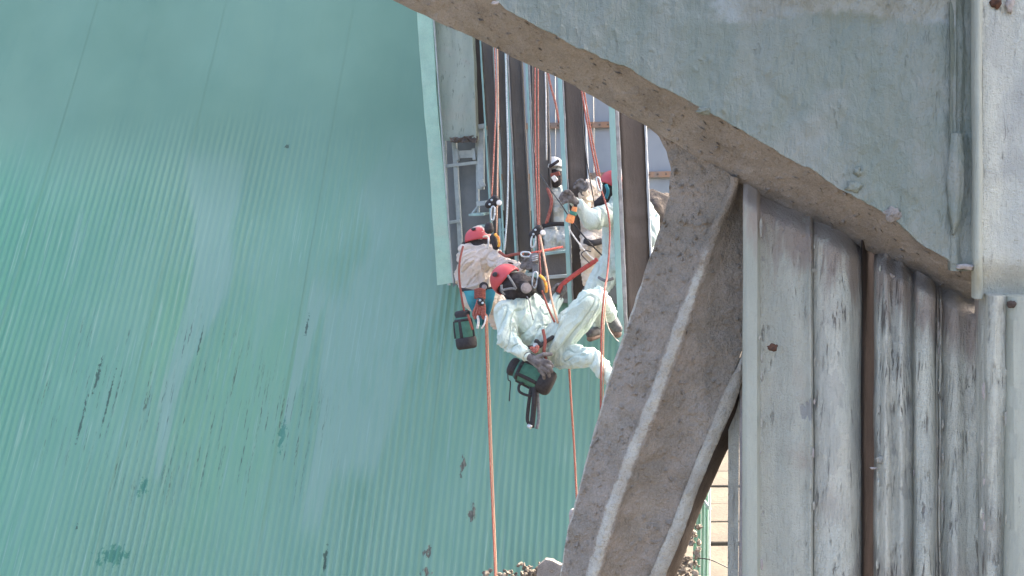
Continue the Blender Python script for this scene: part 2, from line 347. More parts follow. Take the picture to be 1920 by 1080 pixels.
# ================================================================== corrugated teal wall on the left
Z0, Y0, SL = 9 - 1.53, 11.0, R(60)
def W(u, v, h=0.): return Vector((u, Y0 + v * math.cos(SL) - h * math.sin(SL), Z0 + v * math.sin(SL) + h * math.cos(SL)))
def px_uv(px, py):
    d = (FW + RX * ((px - PPX) / FPX) + UP * ((540 - py) / FPX)); nrm = Vector((0, -math.sin(SL), math.cos(SL)))
    t = (W(0, 0) - CAM).dot(nrm) / d.dot(nrm); p = CAM + d * t; return p.x, (p.z - Z0) / math.sin(SL)
def wall_mat():
    b = NB('teal_corrugated_paint'); uv = b.n('ShaderNodeUVMap', uv_map='UVMap').outputs[0]
    def mp(s, l=(0, 0, 0)):
        m = b.n('ShaderNodeMapping'); b.l(uv, m.inputs[0]); m.inputs['Scale'].default_value = s; m.inputs['Location'].default_value = l; return m.outputs[0]
    at = b.n('ShaderNodeAttribute', attribute_name='tone'); sp = b.n('ShaderNodeSeparateColor'); b.l(at.outputs[0], sp.inputs[0])
    green, dust, wear = sp.outputs[0], sp.outputs[1], sp.outputs[2]; top = at.outputs['Alpha']; ntop = b.math('SUBTRACT', 1., b.math('MULTIPLY', top, .9))
    n1 = b.noise(mp((1, .35, 1)), 1.4, 6, .6, .3); n2 = b.noise(mp((6, .5, 1)), 2.0, 5, .6)
    col = b.mix(b.rng(n1, .35, .65), srgb(98, 136, 118), srgb(106, 141, 124))
    col = b.mix(b.math('MULTIPLY', green, .9), col, srgb(67, 128, 105))
    gpn = b.noise(mp((1.2, .5, 1), (3.3, .4, 0)), 1.6, 4, .6); gp = None
    for (px, py, ru, rv) in ((440, 790, .75, 1.7), (330, 640, .5, 1.0)):
        u, v = px_uv(px, py); m = mp((1 / ru, 1 / rv, 0), (-u / ru, -v / rv, 0)); ln = b.n('ShaderNodeVectorMath', operation='LENGTH'); b.l(m, ln.inputs[0])
        f = b.rng(b.math('ADD', ln.outputs['Value'], b.math('MULTIPLY', b.math('SUBTRACT', gpn, .5), 2.2)), .3, 1.3, 1, 0); gp = f if gp is None else b.math('MAXIMUM', gp, f)
    col = b.mix(b.math('MULTIPLY', b.math('MULTIPLY', gp, b.math('SUBTRACT', 1., dust)), .48), col, srgb(97, 142, 113))
    col = b.mix(b.math('MULTIPLY', b.math('MULTIPLY', b.rng(n2, .45, .7), ntop), .35), col, srgb(107, 142, 131))
    dm = b.math('MULTIPLY', dust, b.rng(b.math('ADD', n2, b.math('MULTIPLY', n1, .6)), .55, .95))
    col = b.mix(b.math('MULTIPLY', b.math('ADD', dm, b.math('MULTIPLY', dust, .55)), .85), col, srgb(111, 142, 129))
    # worn-through dashes along the ribs
    d1 = b.noise(mp((13, .55, 1)), 2.1, 3, .7, .2); d2 = b.noise(mp((30, 5, 1)), 3, 3, .6)
    dash = b.math('MULTIPLY', b.rng(d1, .585, .63), b.rng(d2, .44, .56)); dash = b.math('MULTIPLY', dash, wear)
    col = b.mix(b.math('MULTIPLY', dash, .75), col, srgb(56, 66, 62))
    sc = b.math('MULTIPLY', b.rng(b.noise(mp((15, .4, 1), (7, 2, 0)), 2.0, 3, .65, .2), .6, .66), b.math('MULTIPLY', ntop, .4)); col = b.mix(sc, col, srgb(127, 155, 145))
    tn = b.noise(mp((.5, .35, 1), (9, 4, 0)), 1.2, 4, .55)
    col = b.mix(b.math('MULTIPLY', top, .75), col, b.mix(b.rng(tn, .35, .65), srgb(80, 113, 98), srgb(91, 123, 108)))  # upper wall painted darker to offset the extra sky light it gets
    # torn and rusted spots, each with its own shape
    spots = [(885, 962, .055, .10, 1), (868, 875, .03, .15, 1), (800, 1036, .045, .07, 1), (798, 1072, .06, .05, 1), (270, 912, .07, .12, 2), (212, 1042, .18, .12, 2), (538, 274, .03, .04, 0),
             (185, 705, .025, .22, 0), (205, 750, .015, .4, 0), (155, 790, .02, .3, 0), (528, 815, .05, .2, 2), (575, 610, .02, .14, 0), (375, 640, .012, .2, 0), (610, 1050, .02, .15, 0), (145, 990, .02, .04, 0)]
    nd = b.noise(mp((14, 8, 1)), 1.6, 4, .7)
    for (px, py, ru, rv, kind) in spots:
        u, v = px_uv(px, py)
        m = mp((1 / ru, 1 / rv, 0), (-u / ru, -v / rv, 0)); ln = b.n('ShaderNodeVectorMath', operation='LENGTH'); b.l(m, ln.inputs[0])
        f = b.rng(b.math('ADD', ln.outputs['Value'], b.math('MULTIPLY', b.math('SUBTRACT', nd, .5), 4.2)), .5, .85, 1, 0)
        f = b.math('MULTIPLY', f, [.75, .9, .75][kind])
        c = [srgb(40, 52, 47), srgb(66, 60, 54), srgb(50, 108, 92)][kind]
        if kind == 1: c = b.mix(b.rng(d2, .45, .6), c, srgb(110, 101, 92))
        col = b.mix(f, col, c)
    nf = b.noise(mp((60, 25, 1)), 2, 3, .6)
    h = b.math('ADD', b.math('MULTIPLY', b.math('MULTIPLY', n2, .5), b.math('MULTIPLY', ntop, b.math('SUBTRACT', 1., dust))), b.math('MULTIPLY', nf, .15)); h = b.math('SUBTRACT', h, b.math('MULTIPLY', dash, .5))
    h = b.math('ADD', h, b.math('MULTIPLY', dm, .35))
    return b.fin(col, b.rng(n1, .3, .7, .55, .75), b.bump(h, .35, .012), .3)
MT['wall'] = wall_mat()
wall = thing('corrugated_wall', W(-8, -5), 'steep teal corrugated sheet wall with worn dashes, filling the left', 'wall')
PITCHW = .0765
streaks = [[(395, 290, 60), (400, 420, 40), (385, 560, 36), (345, 640, 24), (310, 760, 14), (300, 860, 8)], [(790, 250, 70), (760, 480, 100), (700, 700, 70), (660, 860, 50)], [(600, 540, 20), (575, 620, 14), (545, 740, 9), (530, 800, 6)], [(640, 560, 30), (620, 760, 26), (585, 960, 20)]]
SUV = []
for s in streaks:
    L = []
    for (x, y, wd) in s:
        u, v = px_uv(x, y); u2, _ = px_uv(x + wd, y); L.append((v, u, u2 - u))
    L.sort(); SUV.append(np.array(L))
_, VF = px_uv(400, 285)
WC = [px_uv(330, 760), px_uv(500, 830), px_uv(180, 720)]
def tone(u, v):
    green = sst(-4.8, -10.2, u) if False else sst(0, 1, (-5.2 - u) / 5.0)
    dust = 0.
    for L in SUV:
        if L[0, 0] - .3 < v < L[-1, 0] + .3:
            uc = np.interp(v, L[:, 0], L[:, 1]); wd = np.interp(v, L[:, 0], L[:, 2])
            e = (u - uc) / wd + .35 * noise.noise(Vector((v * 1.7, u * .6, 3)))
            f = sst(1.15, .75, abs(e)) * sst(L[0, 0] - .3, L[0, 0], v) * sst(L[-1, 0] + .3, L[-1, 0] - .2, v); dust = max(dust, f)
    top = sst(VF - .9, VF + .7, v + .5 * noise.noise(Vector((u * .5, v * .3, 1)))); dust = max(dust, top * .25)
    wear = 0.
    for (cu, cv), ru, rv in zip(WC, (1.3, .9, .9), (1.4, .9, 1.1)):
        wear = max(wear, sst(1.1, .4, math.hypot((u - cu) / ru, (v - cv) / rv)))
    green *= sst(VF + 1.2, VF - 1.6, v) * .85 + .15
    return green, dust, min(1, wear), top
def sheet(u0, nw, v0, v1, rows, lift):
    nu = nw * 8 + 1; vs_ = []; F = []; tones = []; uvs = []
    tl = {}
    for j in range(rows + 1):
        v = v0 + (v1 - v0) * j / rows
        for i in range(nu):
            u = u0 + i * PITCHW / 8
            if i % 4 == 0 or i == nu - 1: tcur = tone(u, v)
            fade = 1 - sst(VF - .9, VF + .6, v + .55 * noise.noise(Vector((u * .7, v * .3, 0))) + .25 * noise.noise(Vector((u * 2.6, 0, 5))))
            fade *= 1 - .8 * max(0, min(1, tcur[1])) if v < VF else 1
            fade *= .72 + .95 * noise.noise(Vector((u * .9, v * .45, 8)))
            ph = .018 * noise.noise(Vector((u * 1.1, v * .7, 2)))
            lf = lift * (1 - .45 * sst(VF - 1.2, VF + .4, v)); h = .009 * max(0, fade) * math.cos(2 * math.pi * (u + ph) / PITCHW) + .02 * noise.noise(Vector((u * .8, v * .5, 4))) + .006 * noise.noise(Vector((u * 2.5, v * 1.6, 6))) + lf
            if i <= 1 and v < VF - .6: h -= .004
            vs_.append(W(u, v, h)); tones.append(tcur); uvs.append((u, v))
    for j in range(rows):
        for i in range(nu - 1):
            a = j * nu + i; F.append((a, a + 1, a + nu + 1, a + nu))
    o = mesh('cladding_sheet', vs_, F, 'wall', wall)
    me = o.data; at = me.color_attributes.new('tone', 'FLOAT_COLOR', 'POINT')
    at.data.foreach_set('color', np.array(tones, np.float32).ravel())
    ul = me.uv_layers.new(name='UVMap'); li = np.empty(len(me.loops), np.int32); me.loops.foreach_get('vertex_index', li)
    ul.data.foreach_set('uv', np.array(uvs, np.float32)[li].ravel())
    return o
USPLIT = px_uv(835, 500)[0]
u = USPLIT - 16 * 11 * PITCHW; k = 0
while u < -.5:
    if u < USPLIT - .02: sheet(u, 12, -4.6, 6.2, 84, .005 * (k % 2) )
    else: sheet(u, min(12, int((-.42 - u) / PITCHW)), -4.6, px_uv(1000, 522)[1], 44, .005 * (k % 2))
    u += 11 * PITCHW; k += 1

# ================================================================== louvre structure behind the workers
# flat teal corner board
D1 = 10.6
fb = thing('corner_board', P(845, 530, D1), 'pale teal flat board leaning beside the streaked concrete panel', 'board')
ribbon('board', [(781, 10, D1), (792, 170, D1), (806, 330, D1), (820, 535, D1)], [(810, 10, D1), (818, 170, D1), (832, 330, D1), (848, 530, D1)], 60, 8, 'flash', fb, amp=.006, freq=5, thick=.05)
bar('edge_trim', P(811.5, 10, D1 - .01), P(849.5, 531, D1 - .01), .012, .03, 'frame', fb)
cp = thing('concrete_panel', P(860, 265, 10.7), 'streaked grey concrete panel with crumbled lower edge above the window frame', 'panel')
ribbon('slab', [(806, 36, 10.7), (815, 130, 10.7), (832, 264, 10.7)], [(884, 36, 10.68), (889, 130, 10.68), (893, 262, 10.68)], 60, 24, 'concrete', cp, amp=.006, freq=7, thick=.12, fine=.004)
ribbon('crumbled_edge', [(843, 258, 10.66), (843, 268, 10.66)], [(893, 254, 10.66), (893, 266, 10.66)], 8, 40, 'rock', cp, amp=.03, freq=24, thick=.05)
box('cap_strip', P(850, 33, 10.65), .5, .06, .05, 'frame', cp)
# window-like frame of angle steel below the panel
wf = thing('window_frame', P(870, 530, 11), 'pale angle-steel window frame over a dark opening, left of the posts', 'frame')
ribbon('dark_backing', [(828, 255, 11.1), (850, 545, 11.1)], [(915, 255, 11.1), (925, 545, 11.1)], 12, 6, 'dark', wf, amp=.004, thick=.06)
def fbar(a, b, wpx, d, mat='frame', parent=wf, name='bar', dy=.05):
    return bar(name, P(a[0], a[1], d), P(b[0], b[1], d), M(wpx, d), dy, mat, parent, jag=.003, nseg=6)
fbar((834, 262), (842, 535), 4, 10.95)
fbar((852, 264), (868, 535), 8, 10.9)
fbar((894, 262), (897, 400), 4, 10.9)
fbar((833, 312), (898, 304), 6, 10.88)
fbar((838, 418), (863, 414), 6, 10.88)
fbar((858, 290), (893, 288), 14, 10.86, name='bracket')
fbar((857, 281), (859, 301), 5, 10.84, name='bracket_plate'); fbar((888, 279), (890, 300), 6, 10.84, name='bracket_plate')
bk = thing('bracket_shelf', P(905, 400, 10.8), 'small grey shelf brackets and plates left of the rope grab', 'bracket')
fbar((902, 236), (902, 355), 12, 10.85, 'frame', bk, 'upright'); fbar((896, 238), (910, 236), 9, 10.8, 'frame', bk, 'cap_plate', .03)
fbar((899, 345), (908, 342), 14, 10.8, 'frame', bk, 'gusset_plate'); fbar((897, 382), (914, 380), 8, 10.8, 'frame', bk, 'shelf_plate', .2)
fbar((884, 402), (912, 401), 4, 10.75, 'frameteal', bk, 'lower_shelf', .25); fbar((886, 400), (900, 382), 3, 10.74, 'frame', bk, 'stay')
fbar((897, 424), (912, 423), 4, 10.7, 'frameteal', bk, 'lower_shelf', .2)
# grey wall with rusty rails
BW = 12.4
bw = thing('panel_wall', P(1080, 570, BW), 'grey painted panel wall with two rusty orange rails behind the posts', 'wall')
seams = [868, 925, 978, 1040, 1112, 1198, 1296]
for a, b_ in zip(seams[:-1], seams[1:]):
    ribbon('panel', [(a + .8, -60, BW), (a + 3.8, 600, BW)], [(b_ - .8, -60, BW), (b_ + 2.2, 600, BW)], 40, 10, 'backwall', bw, amp=.01, freq=2.2, thick=.05)
for y0, y1, dd in ((236, 231, BW - .05), (331, 326, BW - .05)):
    rl = bar('rail', P(882, y0 + 2, dd), P(1288, y1, dd), M(11, dd), .06, 'rail', bw, jag=.004, nseg=30)
    for k in range(26):
        x = 890 + k * 15.6; c = P(x, lerp(y0 + 2, y1, (x - 882) / 406), dd - .035)
        bm = bmesh.new(); bmesh.ops.create_cone(bm, cap_ends=True, segments=6, radius1=M(2.2, dd), radius2=M(1.7, dd), depth=.02)
        bmesh.ops.rotate(bm, matrix=Matrix.Rotation(R(90), 3, 'X'), verts=bm.verts); bmesh.ops.translate(bm, vec=c, verts=bm.verts)
        bm_obj('bolt', bm, 'bolt', rl, False)
# ledge the louvre posts stand on, with a grid of frames above it
ld = thing('ledge_beam', P(1000, 560, 10.9), 'dusty steel ledge beam carrying the posts above the corrugated wall', 'beam')
ribbon('beam_face', [(905, 524, 10.9), (905, 566, 10.95)], [(1300, 528, 10.9), (1300, 572, 10.95)], 8, 60, 'dark', ld, amp=.008, freq=6, thick=.3)
gf = thing('rib_frame', P(990, 530, 10.6), 'dusty stiffener frame of crossbars behind the two hanging workers', 'frame')
ribbon('backing', [(930, 395, 10.86), (942, 545, 10.86)], [(1070, 395, 10.86), (1080, 545, 10.86)], 10, 20, 'postweb', gf, amp=.008, freq=5, thick=.04)
for (a, b_, w_) in (((938, 410), (944, 545), 5), ((964, 395), (972, 545), 5), ((986, 395), (990, 545), 4), ((1030, 395), (1034, 545), 5), ((936, 431), (968, 430), 5), ((938, 453), (966, 452), 4), ((966, 466), (1060, 462), 5), ((968, 489), (1000, 488), 6), ((972, 515), (1062, 511), 7)):
    fbar(a, b_, w_, 10.78, 'frameteal' if w_ < 6 else 'frame', gf, 'crossbar' if abs(a[1] - b_[1]) < 10 else 'stiffener', .08)
# the six posts (strip x top/bottom, widths in px, distance)
posts = [((898, 60), (922, 470), 3, 1, 15, 2, 10.75, 'narrow teal-edged steel post nearest the concrete panel'),
         ((924, 75), (944, 480), 3, 1, 15, 2, 10.6, 'slim dusty steel post second from the concrete panel, orange ropes before it'),
         ((945, 80), (966, 492), 4, 2, 20, 3, 10.4, 'brown-webbed steel post carrying the pale twisted line, third from the panel'),
         ((984, 90), (1002, 520), 4, 3, 26, 3, 10.1, 'brown-webbed steel post behind the hanging rope grab, fourth from the panel'),
         ((1044, 110), (1066, 590), 8, 2, 33, 3, 9.3, 'wide brown-webbed steel post behind the orange hand tool'),
         ((1139, 140), (1163, 720), 11, 7, 44, 4, 7.95, 'widest brown-webbed teal-edged steel post, next to the round gusset opening')]
for (a, b_, ws, wl, ww, we, d, lab) in posts:
    t = thing('steel_post', P(b_[0], b_[1], d), lab, 'post', 'louvre posts behind the workers')
    p0, p1 = P(a[0], a[1], d), P(b_[0], b_[1], d); m = lambda q: q * d / FPX
    bar('front_flange', p0 + Vector((m(ws) / 2, 0, 0)), p1 + Vector((m(ws) / 2, 0, 0)), m(ws), .02, 'posteal', t, jag=.003, nseg=40)
    x0 = m(ws) + .001
    if wl > 1:
        bar('rolled_lip', p0 + Vector((x0 + m(wl) / 2, .012, 0)), p1 + Vector((x0 + m(wl) / 2, .012, 0)), m(wl), .03, 'postgrey', t, jag=.008, nseg=60)
    xa = x0 + m(wl) + .001; xb = xa + m(ww); ya, yb = .03, .03 + m(ww) * .55
    vs_ = []; F = []; n = 60
    for i in range(n + 1):
        c = p0.lerp(p1, i / n)
        for k in range(7):
            q = k / 6; bulge = .012 * math.sin(math.pi * q)
            vs_.append(c + Vector((lerp(xa, xb, q), lerp(ya, yb, q ** .8) + bulge + .006 * noise.noise(c * 8 + Vector((k, 0, 0))), 0)))
        for k in range(6, -1, -1):
            q = k / 6; vs_.append(c + Vector((lerp(xa, xb, q), lerp(ya, yb, q) + .03, 0)))
    for i in range(n):
        for k in range(14):
            x, y = i * 14 + k, i * 14 + (k + 1) % 14; F.append((x, y, y + 14, x + 14))
    F.append(tuple(range(14))); F.append(tuple(n * 14 + k for k in range(13, -1, -1)))
    mesh('web', vs_, F, 'postweb' if ws > 5 else 'thinweb', t)
    bar('rear_flange', p0 + Vector((xb + m(we) / 2 + .002, yb, 0)), p1 + Vector((xb + m(we) / 2 + .002, yb, 0)), m(we), .05, 'postpale' if ws > 5 else 'thinweb', t, jag=.004, nseg=40)
# unseen deck added for shade; its edge leaves the right and lower side sunlit
dk = box('shade_deck', (-.1, 11.7, 12.1), 4.5, 5.0, .25, 'postweb', None, None, .01); tag(dk, 'added unseen deck shading the workers', kind='structure')
gp_ = thing('web_panel', P(897, 236, 10.82), 'narrow grey web panel between the concrete panel and the first post', 'panel')
ribbon('panel', [(886, 60, 10.82), (897, 236, 10.82)], [(902, 60, 10.84), (913, 236, 10.84)], 20, 6, 'postweb', gp_, None, .004, 6, .03)
# dusty rock by the round opening
def rock(name, c, r, mat, parent, sq=(1, 1, 1), seed=0, sub=3, amp=.4):
    bm = bmesh.new(); bmesh.ops.create_icosphere(bm, subdivisions=sub, radius=1)
    for v in bm.verts:
        n = v.co.normalized(); f = 1 + amp * fbm(n * 1.6 + Vector((seed, seed * 2, 0)), 4)
        v.co = Vector((n.x * sq[0], n.y * sq[1], n.z * sq[2])) * f * r + Vector(c)
    return bm_obj(name, bm, mat, parent, sub > 2, c)
o = rock('dust_heap', P(1230, 418, 9.6), M(54, 9.6), 'rock', None, (1.05, .8, 1.05), 3, 4, .28)
tag(o, 'lumpy brown heap of caked dust inside the round opening', 'dust heap')
o = rock('dust_ledge', P(1232, 500, 9.7), M(52, 9.7), 'rock', None, (1, 1, 1), 8, 3, .3)
tag(o, 'brown dust bank below the heap, mostly hidden by the brace', 'dust heap')

# ================================================================== foreground girder, brace and column
UPE = [(700, -118), (860, -36), (920, -2), (985, 38), (1050, 70), (1115, 102), (1180, 130), (1250, 168), (1330, 210), (1420, 262), (1500, 308), (1580, 355), (1640, 388), (1690, 425), (1735, 460), (1785, 492), (1832, 502)]
LOE = [(560, -100), (680, -34), (740, 2), (820, 40), (900, 76), (985, 118), (1060, 152), (1140, 198), (1212, 236), (1300, 290), (1390, 347), (1460, 383), (1540, 424), (1620, 466), (1690, 502), (1760, 545), (1842, 582)]
up = np.array(UPE, float); lo = np.array(LOE, float)
yup = lambda x: float(np.interp(x, up[:, 0], up[:, 1])); ylo = lambda x: float(np.interp(x, lo[:, 0], lo[:, 1]))
gd = thing('steel_girder', P(1600, 500, 4.0), 'big sea-grey girder with brown dusty underside crossing the upper right', 'girder')
NX = 170; xs = np.linspace(720, 1792, NX)
def web_prof(t, s, px, py):
    d = 0.
    if px > 1300: d -= .07 * sst(46 + 10 * math.sin(px * .02), -60, py) * sst(1300, 1450, px)
    d -= .035 * sst(26, 0, yup(px) - py) * 0
    return d
A = [(x, min(-70, yup(x) - 5), 3.96) for x in xs]; B = [(x, yup(x) + (6 * noise.noise(Vector((x * .02, 0, 0))) + 3 * noise.noise(Vector((x * .09, 2, 0)))), 3.93) for x in xs]
_wx = lambda s: 720 + s * 1072
def web_pale(t, s):
    x = _wx(s); y = lerp(min(-70, yup(x) - 5), yup(x), t); return 1.1 * sst(62, 12, y + 14 * math.sin(x * .013)) * sst(1230, 1430, x) - .1
ribbon('web_plate', A, B, NX * 2, 110, 'web', gd, web_prof, amp=.005, freq=13, thick=.05, fine=.004, stretch=.6, pale=web_pale)
ribbon('rear_web', [(x, -420, 4.8) for x in np.linspace(700, 2100, 40)], [(x, min(ylo(x) - 8, 570), 4.8) for x in np.linspace(700, 2100, 40)], 40, 20, 'brown', gd, None, .003, 5, .05)  # unseen back of the girder, added to block sun from behind
ribbon('underside_flange', [(x, y - 8, 3.99) for x, y in UPE], [(x, y, 4.3) for x, y in LOE], 640, 60, 'brown', gd, lambda t, s, px, py: .05 * t * t, amp=.007, freq=14, thick=.05, fine=.014)
# welded corner strip and the plate right of it
YB = 600
def vplate(name, x0, x1, y0, y1, d, mat, parent, nu=80, nv=16, prof=None, amp=.005, freq=9, thick=.05, fine=0., x0b=None, x1b=None, stretch=.35, ytop=None, d1=None):
    x0b = x0 if x0b is None else x0b; x1b = x1 if x1b is None else x1b; d1 = d if d1 is None else d1
    if ytop is None: ya = yb = y0
    else: ya, yb = ytop(x0) , ytop(x1)
    pf = (lambda t, s, px, py: (prof(t, s, px, py) if prof else 0) + .13 * sst(.06, 0, s)) if ytop else prof
    return ribbon(name, [(x0, ya, d), (x0b, y1, d1)], [(x1, yb, d), (x1b, y1, d1)], nu, nv, mat, parent, pf, amp, freq, thick, fine, stretch)
def strip_prof(t, s, px, py):
    return .05 * math.sin(math.pi * min(1, t * 1.02)) * (1 - .5 * sst(.5, .9, s)) - .012 * math.exp(-((t - .32 - .1 * math.sin(s * 5)) / .1) ** 2) * sst(.05, .2, s)
vplate('corner_strip', 1782, 1834, -80, 508, 3.93, 'web', gd, 120, 30, strip_prof, .006, 12, .05)
vplate('weld_bead', 1827, 1842, -80, 560, 3.9, 'smooth', gd, 100, 10, lambda t, s, px, py: -.014 * math.sin(math.pi * t) + .09 * sst(.88, 1, s), .004, 12, .05)
vplate('end_plate', 1841, 2060, -80, 560, 3.93, 'plate4', gd, 120, 30, lambda t, s, px, py: .02 * sst(0, .25, t) + .09 * sst(.88, 1, s), .006, 7, .05)
# dripped paint tongue on the web
ribbon('paint_drip', [(1783, 250, 3.93), (1776, 330, 3.925), (1780, 400, 3.925), (1786, 436, 3.93)], [(1806, 250, 3.93), (1808, 340, 3.925), (1802, 410, 3.925), (1790, 442, 3.93)], 50, 12, 'web', gd, lambda t, s, px, py: -.016 * math.sin(math.pi * t), .003, 14, .04)
for (x, y, r, mt, sq) in ((1868, 4, 11, 'rust', (1, .5, 1)), (1893, 6, 12, 'edge', (.6, .5, 1.4)), (1640, 330 + 62, 0, 'brown', (1, .5, .6)), (1674, 402, 17, 'brown', (1, .4, .7)), (1322, 208, 10, 'web', (1.4, .5, .6)), (1600, 352, 12, 'web', (1.4, .4, .8)), (1608, 322, 7, 'web', (1, .5, 1.2)), (1812, 500, 13, 'edge', (1.4, .5, .4)), (928, 6, 6, 'edge', (1.2, .6, .6)), (1896, 570, 8, 'recess', (1, .4, .8))):
    if r: rock('dust_clump', P(x, y, 3.93), M(r, 3.93), mt, gd, sq, x, 3, .6)
# vertical built-up column below the girder
cl = thing('steel_column', P(1600, 1100, 4.2), 'tall blue-grey column of cracked dusty plates at the lower right', 'column')
tp = lambda x: ylo(x) - 14
curve_back = lambda t, s, px, py: -.03 * math.sin(math.pi * min(1, t / .8)) + .42 * sst(.72, 1.0, t) ** 1.5
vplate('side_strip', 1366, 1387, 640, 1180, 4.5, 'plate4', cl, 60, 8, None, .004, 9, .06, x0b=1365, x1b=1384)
vplate('edge_line', 1387.5, 1394, 700, 1180, 4.46, 'edge', cl, 80, 4, None, .006, 16, .05, x0b=1385, x1b=1391)
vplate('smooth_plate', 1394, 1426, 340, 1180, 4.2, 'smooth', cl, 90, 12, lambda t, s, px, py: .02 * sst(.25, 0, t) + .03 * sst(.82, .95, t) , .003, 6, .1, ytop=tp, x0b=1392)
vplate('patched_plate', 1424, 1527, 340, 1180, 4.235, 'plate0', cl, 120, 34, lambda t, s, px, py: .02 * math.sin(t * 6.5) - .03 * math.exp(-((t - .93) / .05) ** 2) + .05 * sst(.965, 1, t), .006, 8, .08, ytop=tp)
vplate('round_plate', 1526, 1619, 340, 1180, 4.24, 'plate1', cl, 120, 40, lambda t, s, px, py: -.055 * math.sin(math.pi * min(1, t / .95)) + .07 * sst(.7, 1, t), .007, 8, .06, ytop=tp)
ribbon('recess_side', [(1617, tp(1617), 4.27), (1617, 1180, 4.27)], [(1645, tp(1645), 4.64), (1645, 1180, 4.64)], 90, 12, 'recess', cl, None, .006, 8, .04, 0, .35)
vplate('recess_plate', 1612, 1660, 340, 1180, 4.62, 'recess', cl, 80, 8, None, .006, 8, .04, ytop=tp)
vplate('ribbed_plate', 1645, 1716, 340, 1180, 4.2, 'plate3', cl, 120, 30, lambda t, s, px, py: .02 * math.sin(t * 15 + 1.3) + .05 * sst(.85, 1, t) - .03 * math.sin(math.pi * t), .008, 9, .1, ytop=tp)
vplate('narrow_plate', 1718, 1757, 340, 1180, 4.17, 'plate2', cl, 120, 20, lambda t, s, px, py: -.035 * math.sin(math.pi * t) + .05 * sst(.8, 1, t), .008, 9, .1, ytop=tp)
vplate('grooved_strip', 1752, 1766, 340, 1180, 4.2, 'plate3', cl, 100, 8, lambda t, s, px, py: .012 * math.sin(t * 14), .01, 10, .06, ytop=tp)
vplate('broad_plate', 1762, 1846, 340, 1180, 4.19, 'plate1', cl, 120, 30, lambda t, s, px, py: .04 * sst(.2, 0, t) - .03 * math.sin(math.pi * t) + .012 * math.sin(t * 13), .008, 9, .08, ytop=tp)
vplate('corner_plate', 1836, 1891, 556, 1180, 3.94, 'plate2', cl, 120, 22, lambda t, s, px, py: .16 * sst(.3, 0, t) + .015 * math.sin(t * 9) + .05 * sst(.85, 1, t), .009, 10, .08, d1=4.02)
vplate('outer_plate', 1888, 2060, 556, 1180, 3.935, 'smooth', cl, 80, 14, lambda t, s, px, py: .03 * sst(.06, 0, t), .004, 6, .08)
vplate('rear_plate', 1400, 2060, 340, 1180, 4.72, 'recess', cl, 30, 30, None, .004, 6, .05, ytop=tp)  # unseen back of the column, added to keep the sun out of the seams
for (x, y, r, mt, sq) in ((1449, 652, 7, 'rust', (1.3, .2, .9)), (1668, 518, 8, 'edge', (1, .5, .7)), (1662, 536, 9, 'rust', (1, .4, .7)), (1652, 862, 8, 'plate1', (1.2, .6, .8)), (1732, 895, 7, 'plate1', (1.2, .5, .7)), (1638, 878, 4, 'edge', (1.6, .4, .5))):
    rock('dust_clump', P(x, y, 4.19), M(r, 4.19), mt, cl, sq, x, 3, .6)
rg = random.Random(12)
for sx in (1427, 1526, 1648, 1717, 1758, 1765, 1843, 1889):
    for k in range(7):
        y = rg.uniform(ylo(min(sx, 1840)) + 20, 1060); r = rg.uniform(2.5, 5)
        rock('crust_flake', P(sx + rg.uniform(-4, 4), y, 4.2 if sx < 1800 else 3.97), M(r, 4.19), rg.choice(['plate1', 'plate3', 'plate2', 'edge']), cl, (.6, .5, rg.uniform(1.2, 3.5)), sx + k, 2, .6)
# diagonal brace with the round-cut gusset
LB = [(1205, 222), (1212, 236), (1235, 256), (1250, 284), (1257, 318), (1255, 370), (1241, 420), (1215, 490), (1185, 582), (1150, 680), (1118, 790), (1090, 900), (1066, 985), (1050, 1080), (1030, 1190)]
R1 = [(1371, 330), (1370, 345), (1360, 370), (1345, 400), (1328, 440), (1312, 480), (1298, 520), (1280, 562), (1262, 610), (1244, 660), (1205, 765), (1165, 865), (1132, 955), (1098, 1070), (1066, 1190)]
br = thing('diagonal_brace', P(1200, 1080, 4.35), 'brown dust-caked diagonal brace with round-cut gusset and ridge highlights painted pale', 'brace')
NB_ = 300
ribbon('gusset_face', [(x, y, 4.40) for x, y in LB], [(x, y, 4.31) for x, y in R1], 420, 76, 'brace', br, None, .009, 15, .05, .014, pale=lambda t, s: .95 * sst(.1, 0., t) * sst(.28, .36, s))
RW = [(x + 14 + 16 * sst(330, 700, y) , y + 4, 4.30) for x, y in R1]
ribbon('highlight_ridge', [(x - 2, y, 4.305) for x, y in R1], RW, NB_, 12, 'brace', br, lambda t, s, px, py: -.016 * math.sin(math.pi * t), .007, 16, .05, .008, pale=lambda t, s: (1.0 * math.sin(math.pi * t) ** .8 - .05) * sst(.04, .3, s))  # sky highlight along the ridge painted in as a pale tone
RB = [(1397, 330), (1397, 345), (1397, 420), (1396, 520), (1395, 600), (1394, 650), (1380, 690), (1360, 730), (1345, 765), (1330, 805), (1310, 850), (1285, 915), (1262, 975), (1226, 1060), (1180, 1190)]
ribbon('brace_face', [(x - 2, y, 4.32) for x, y, d in RW], [(x, y, 4.41) for x, y in RB], 420, 66, 'brace', br, lambda t, s, px, py: .03 * math.sin(math.pi * t), .008, 14, .05, .012)
R2 = [(1395, 655), (1380, 692), (1358, 734), (1343, 770), (1328, 810), (1308, 855), (1283, 920), (1260, 980), (1224, 1065), (1178, 1190)]
R2b = [(1399, 672), (1393, 712), (1377, 762), (1363, 792), (1346, 830), (1328, 872), (1303, 938), (1282, 1000), (1250, 1075), (1206, 1190)]
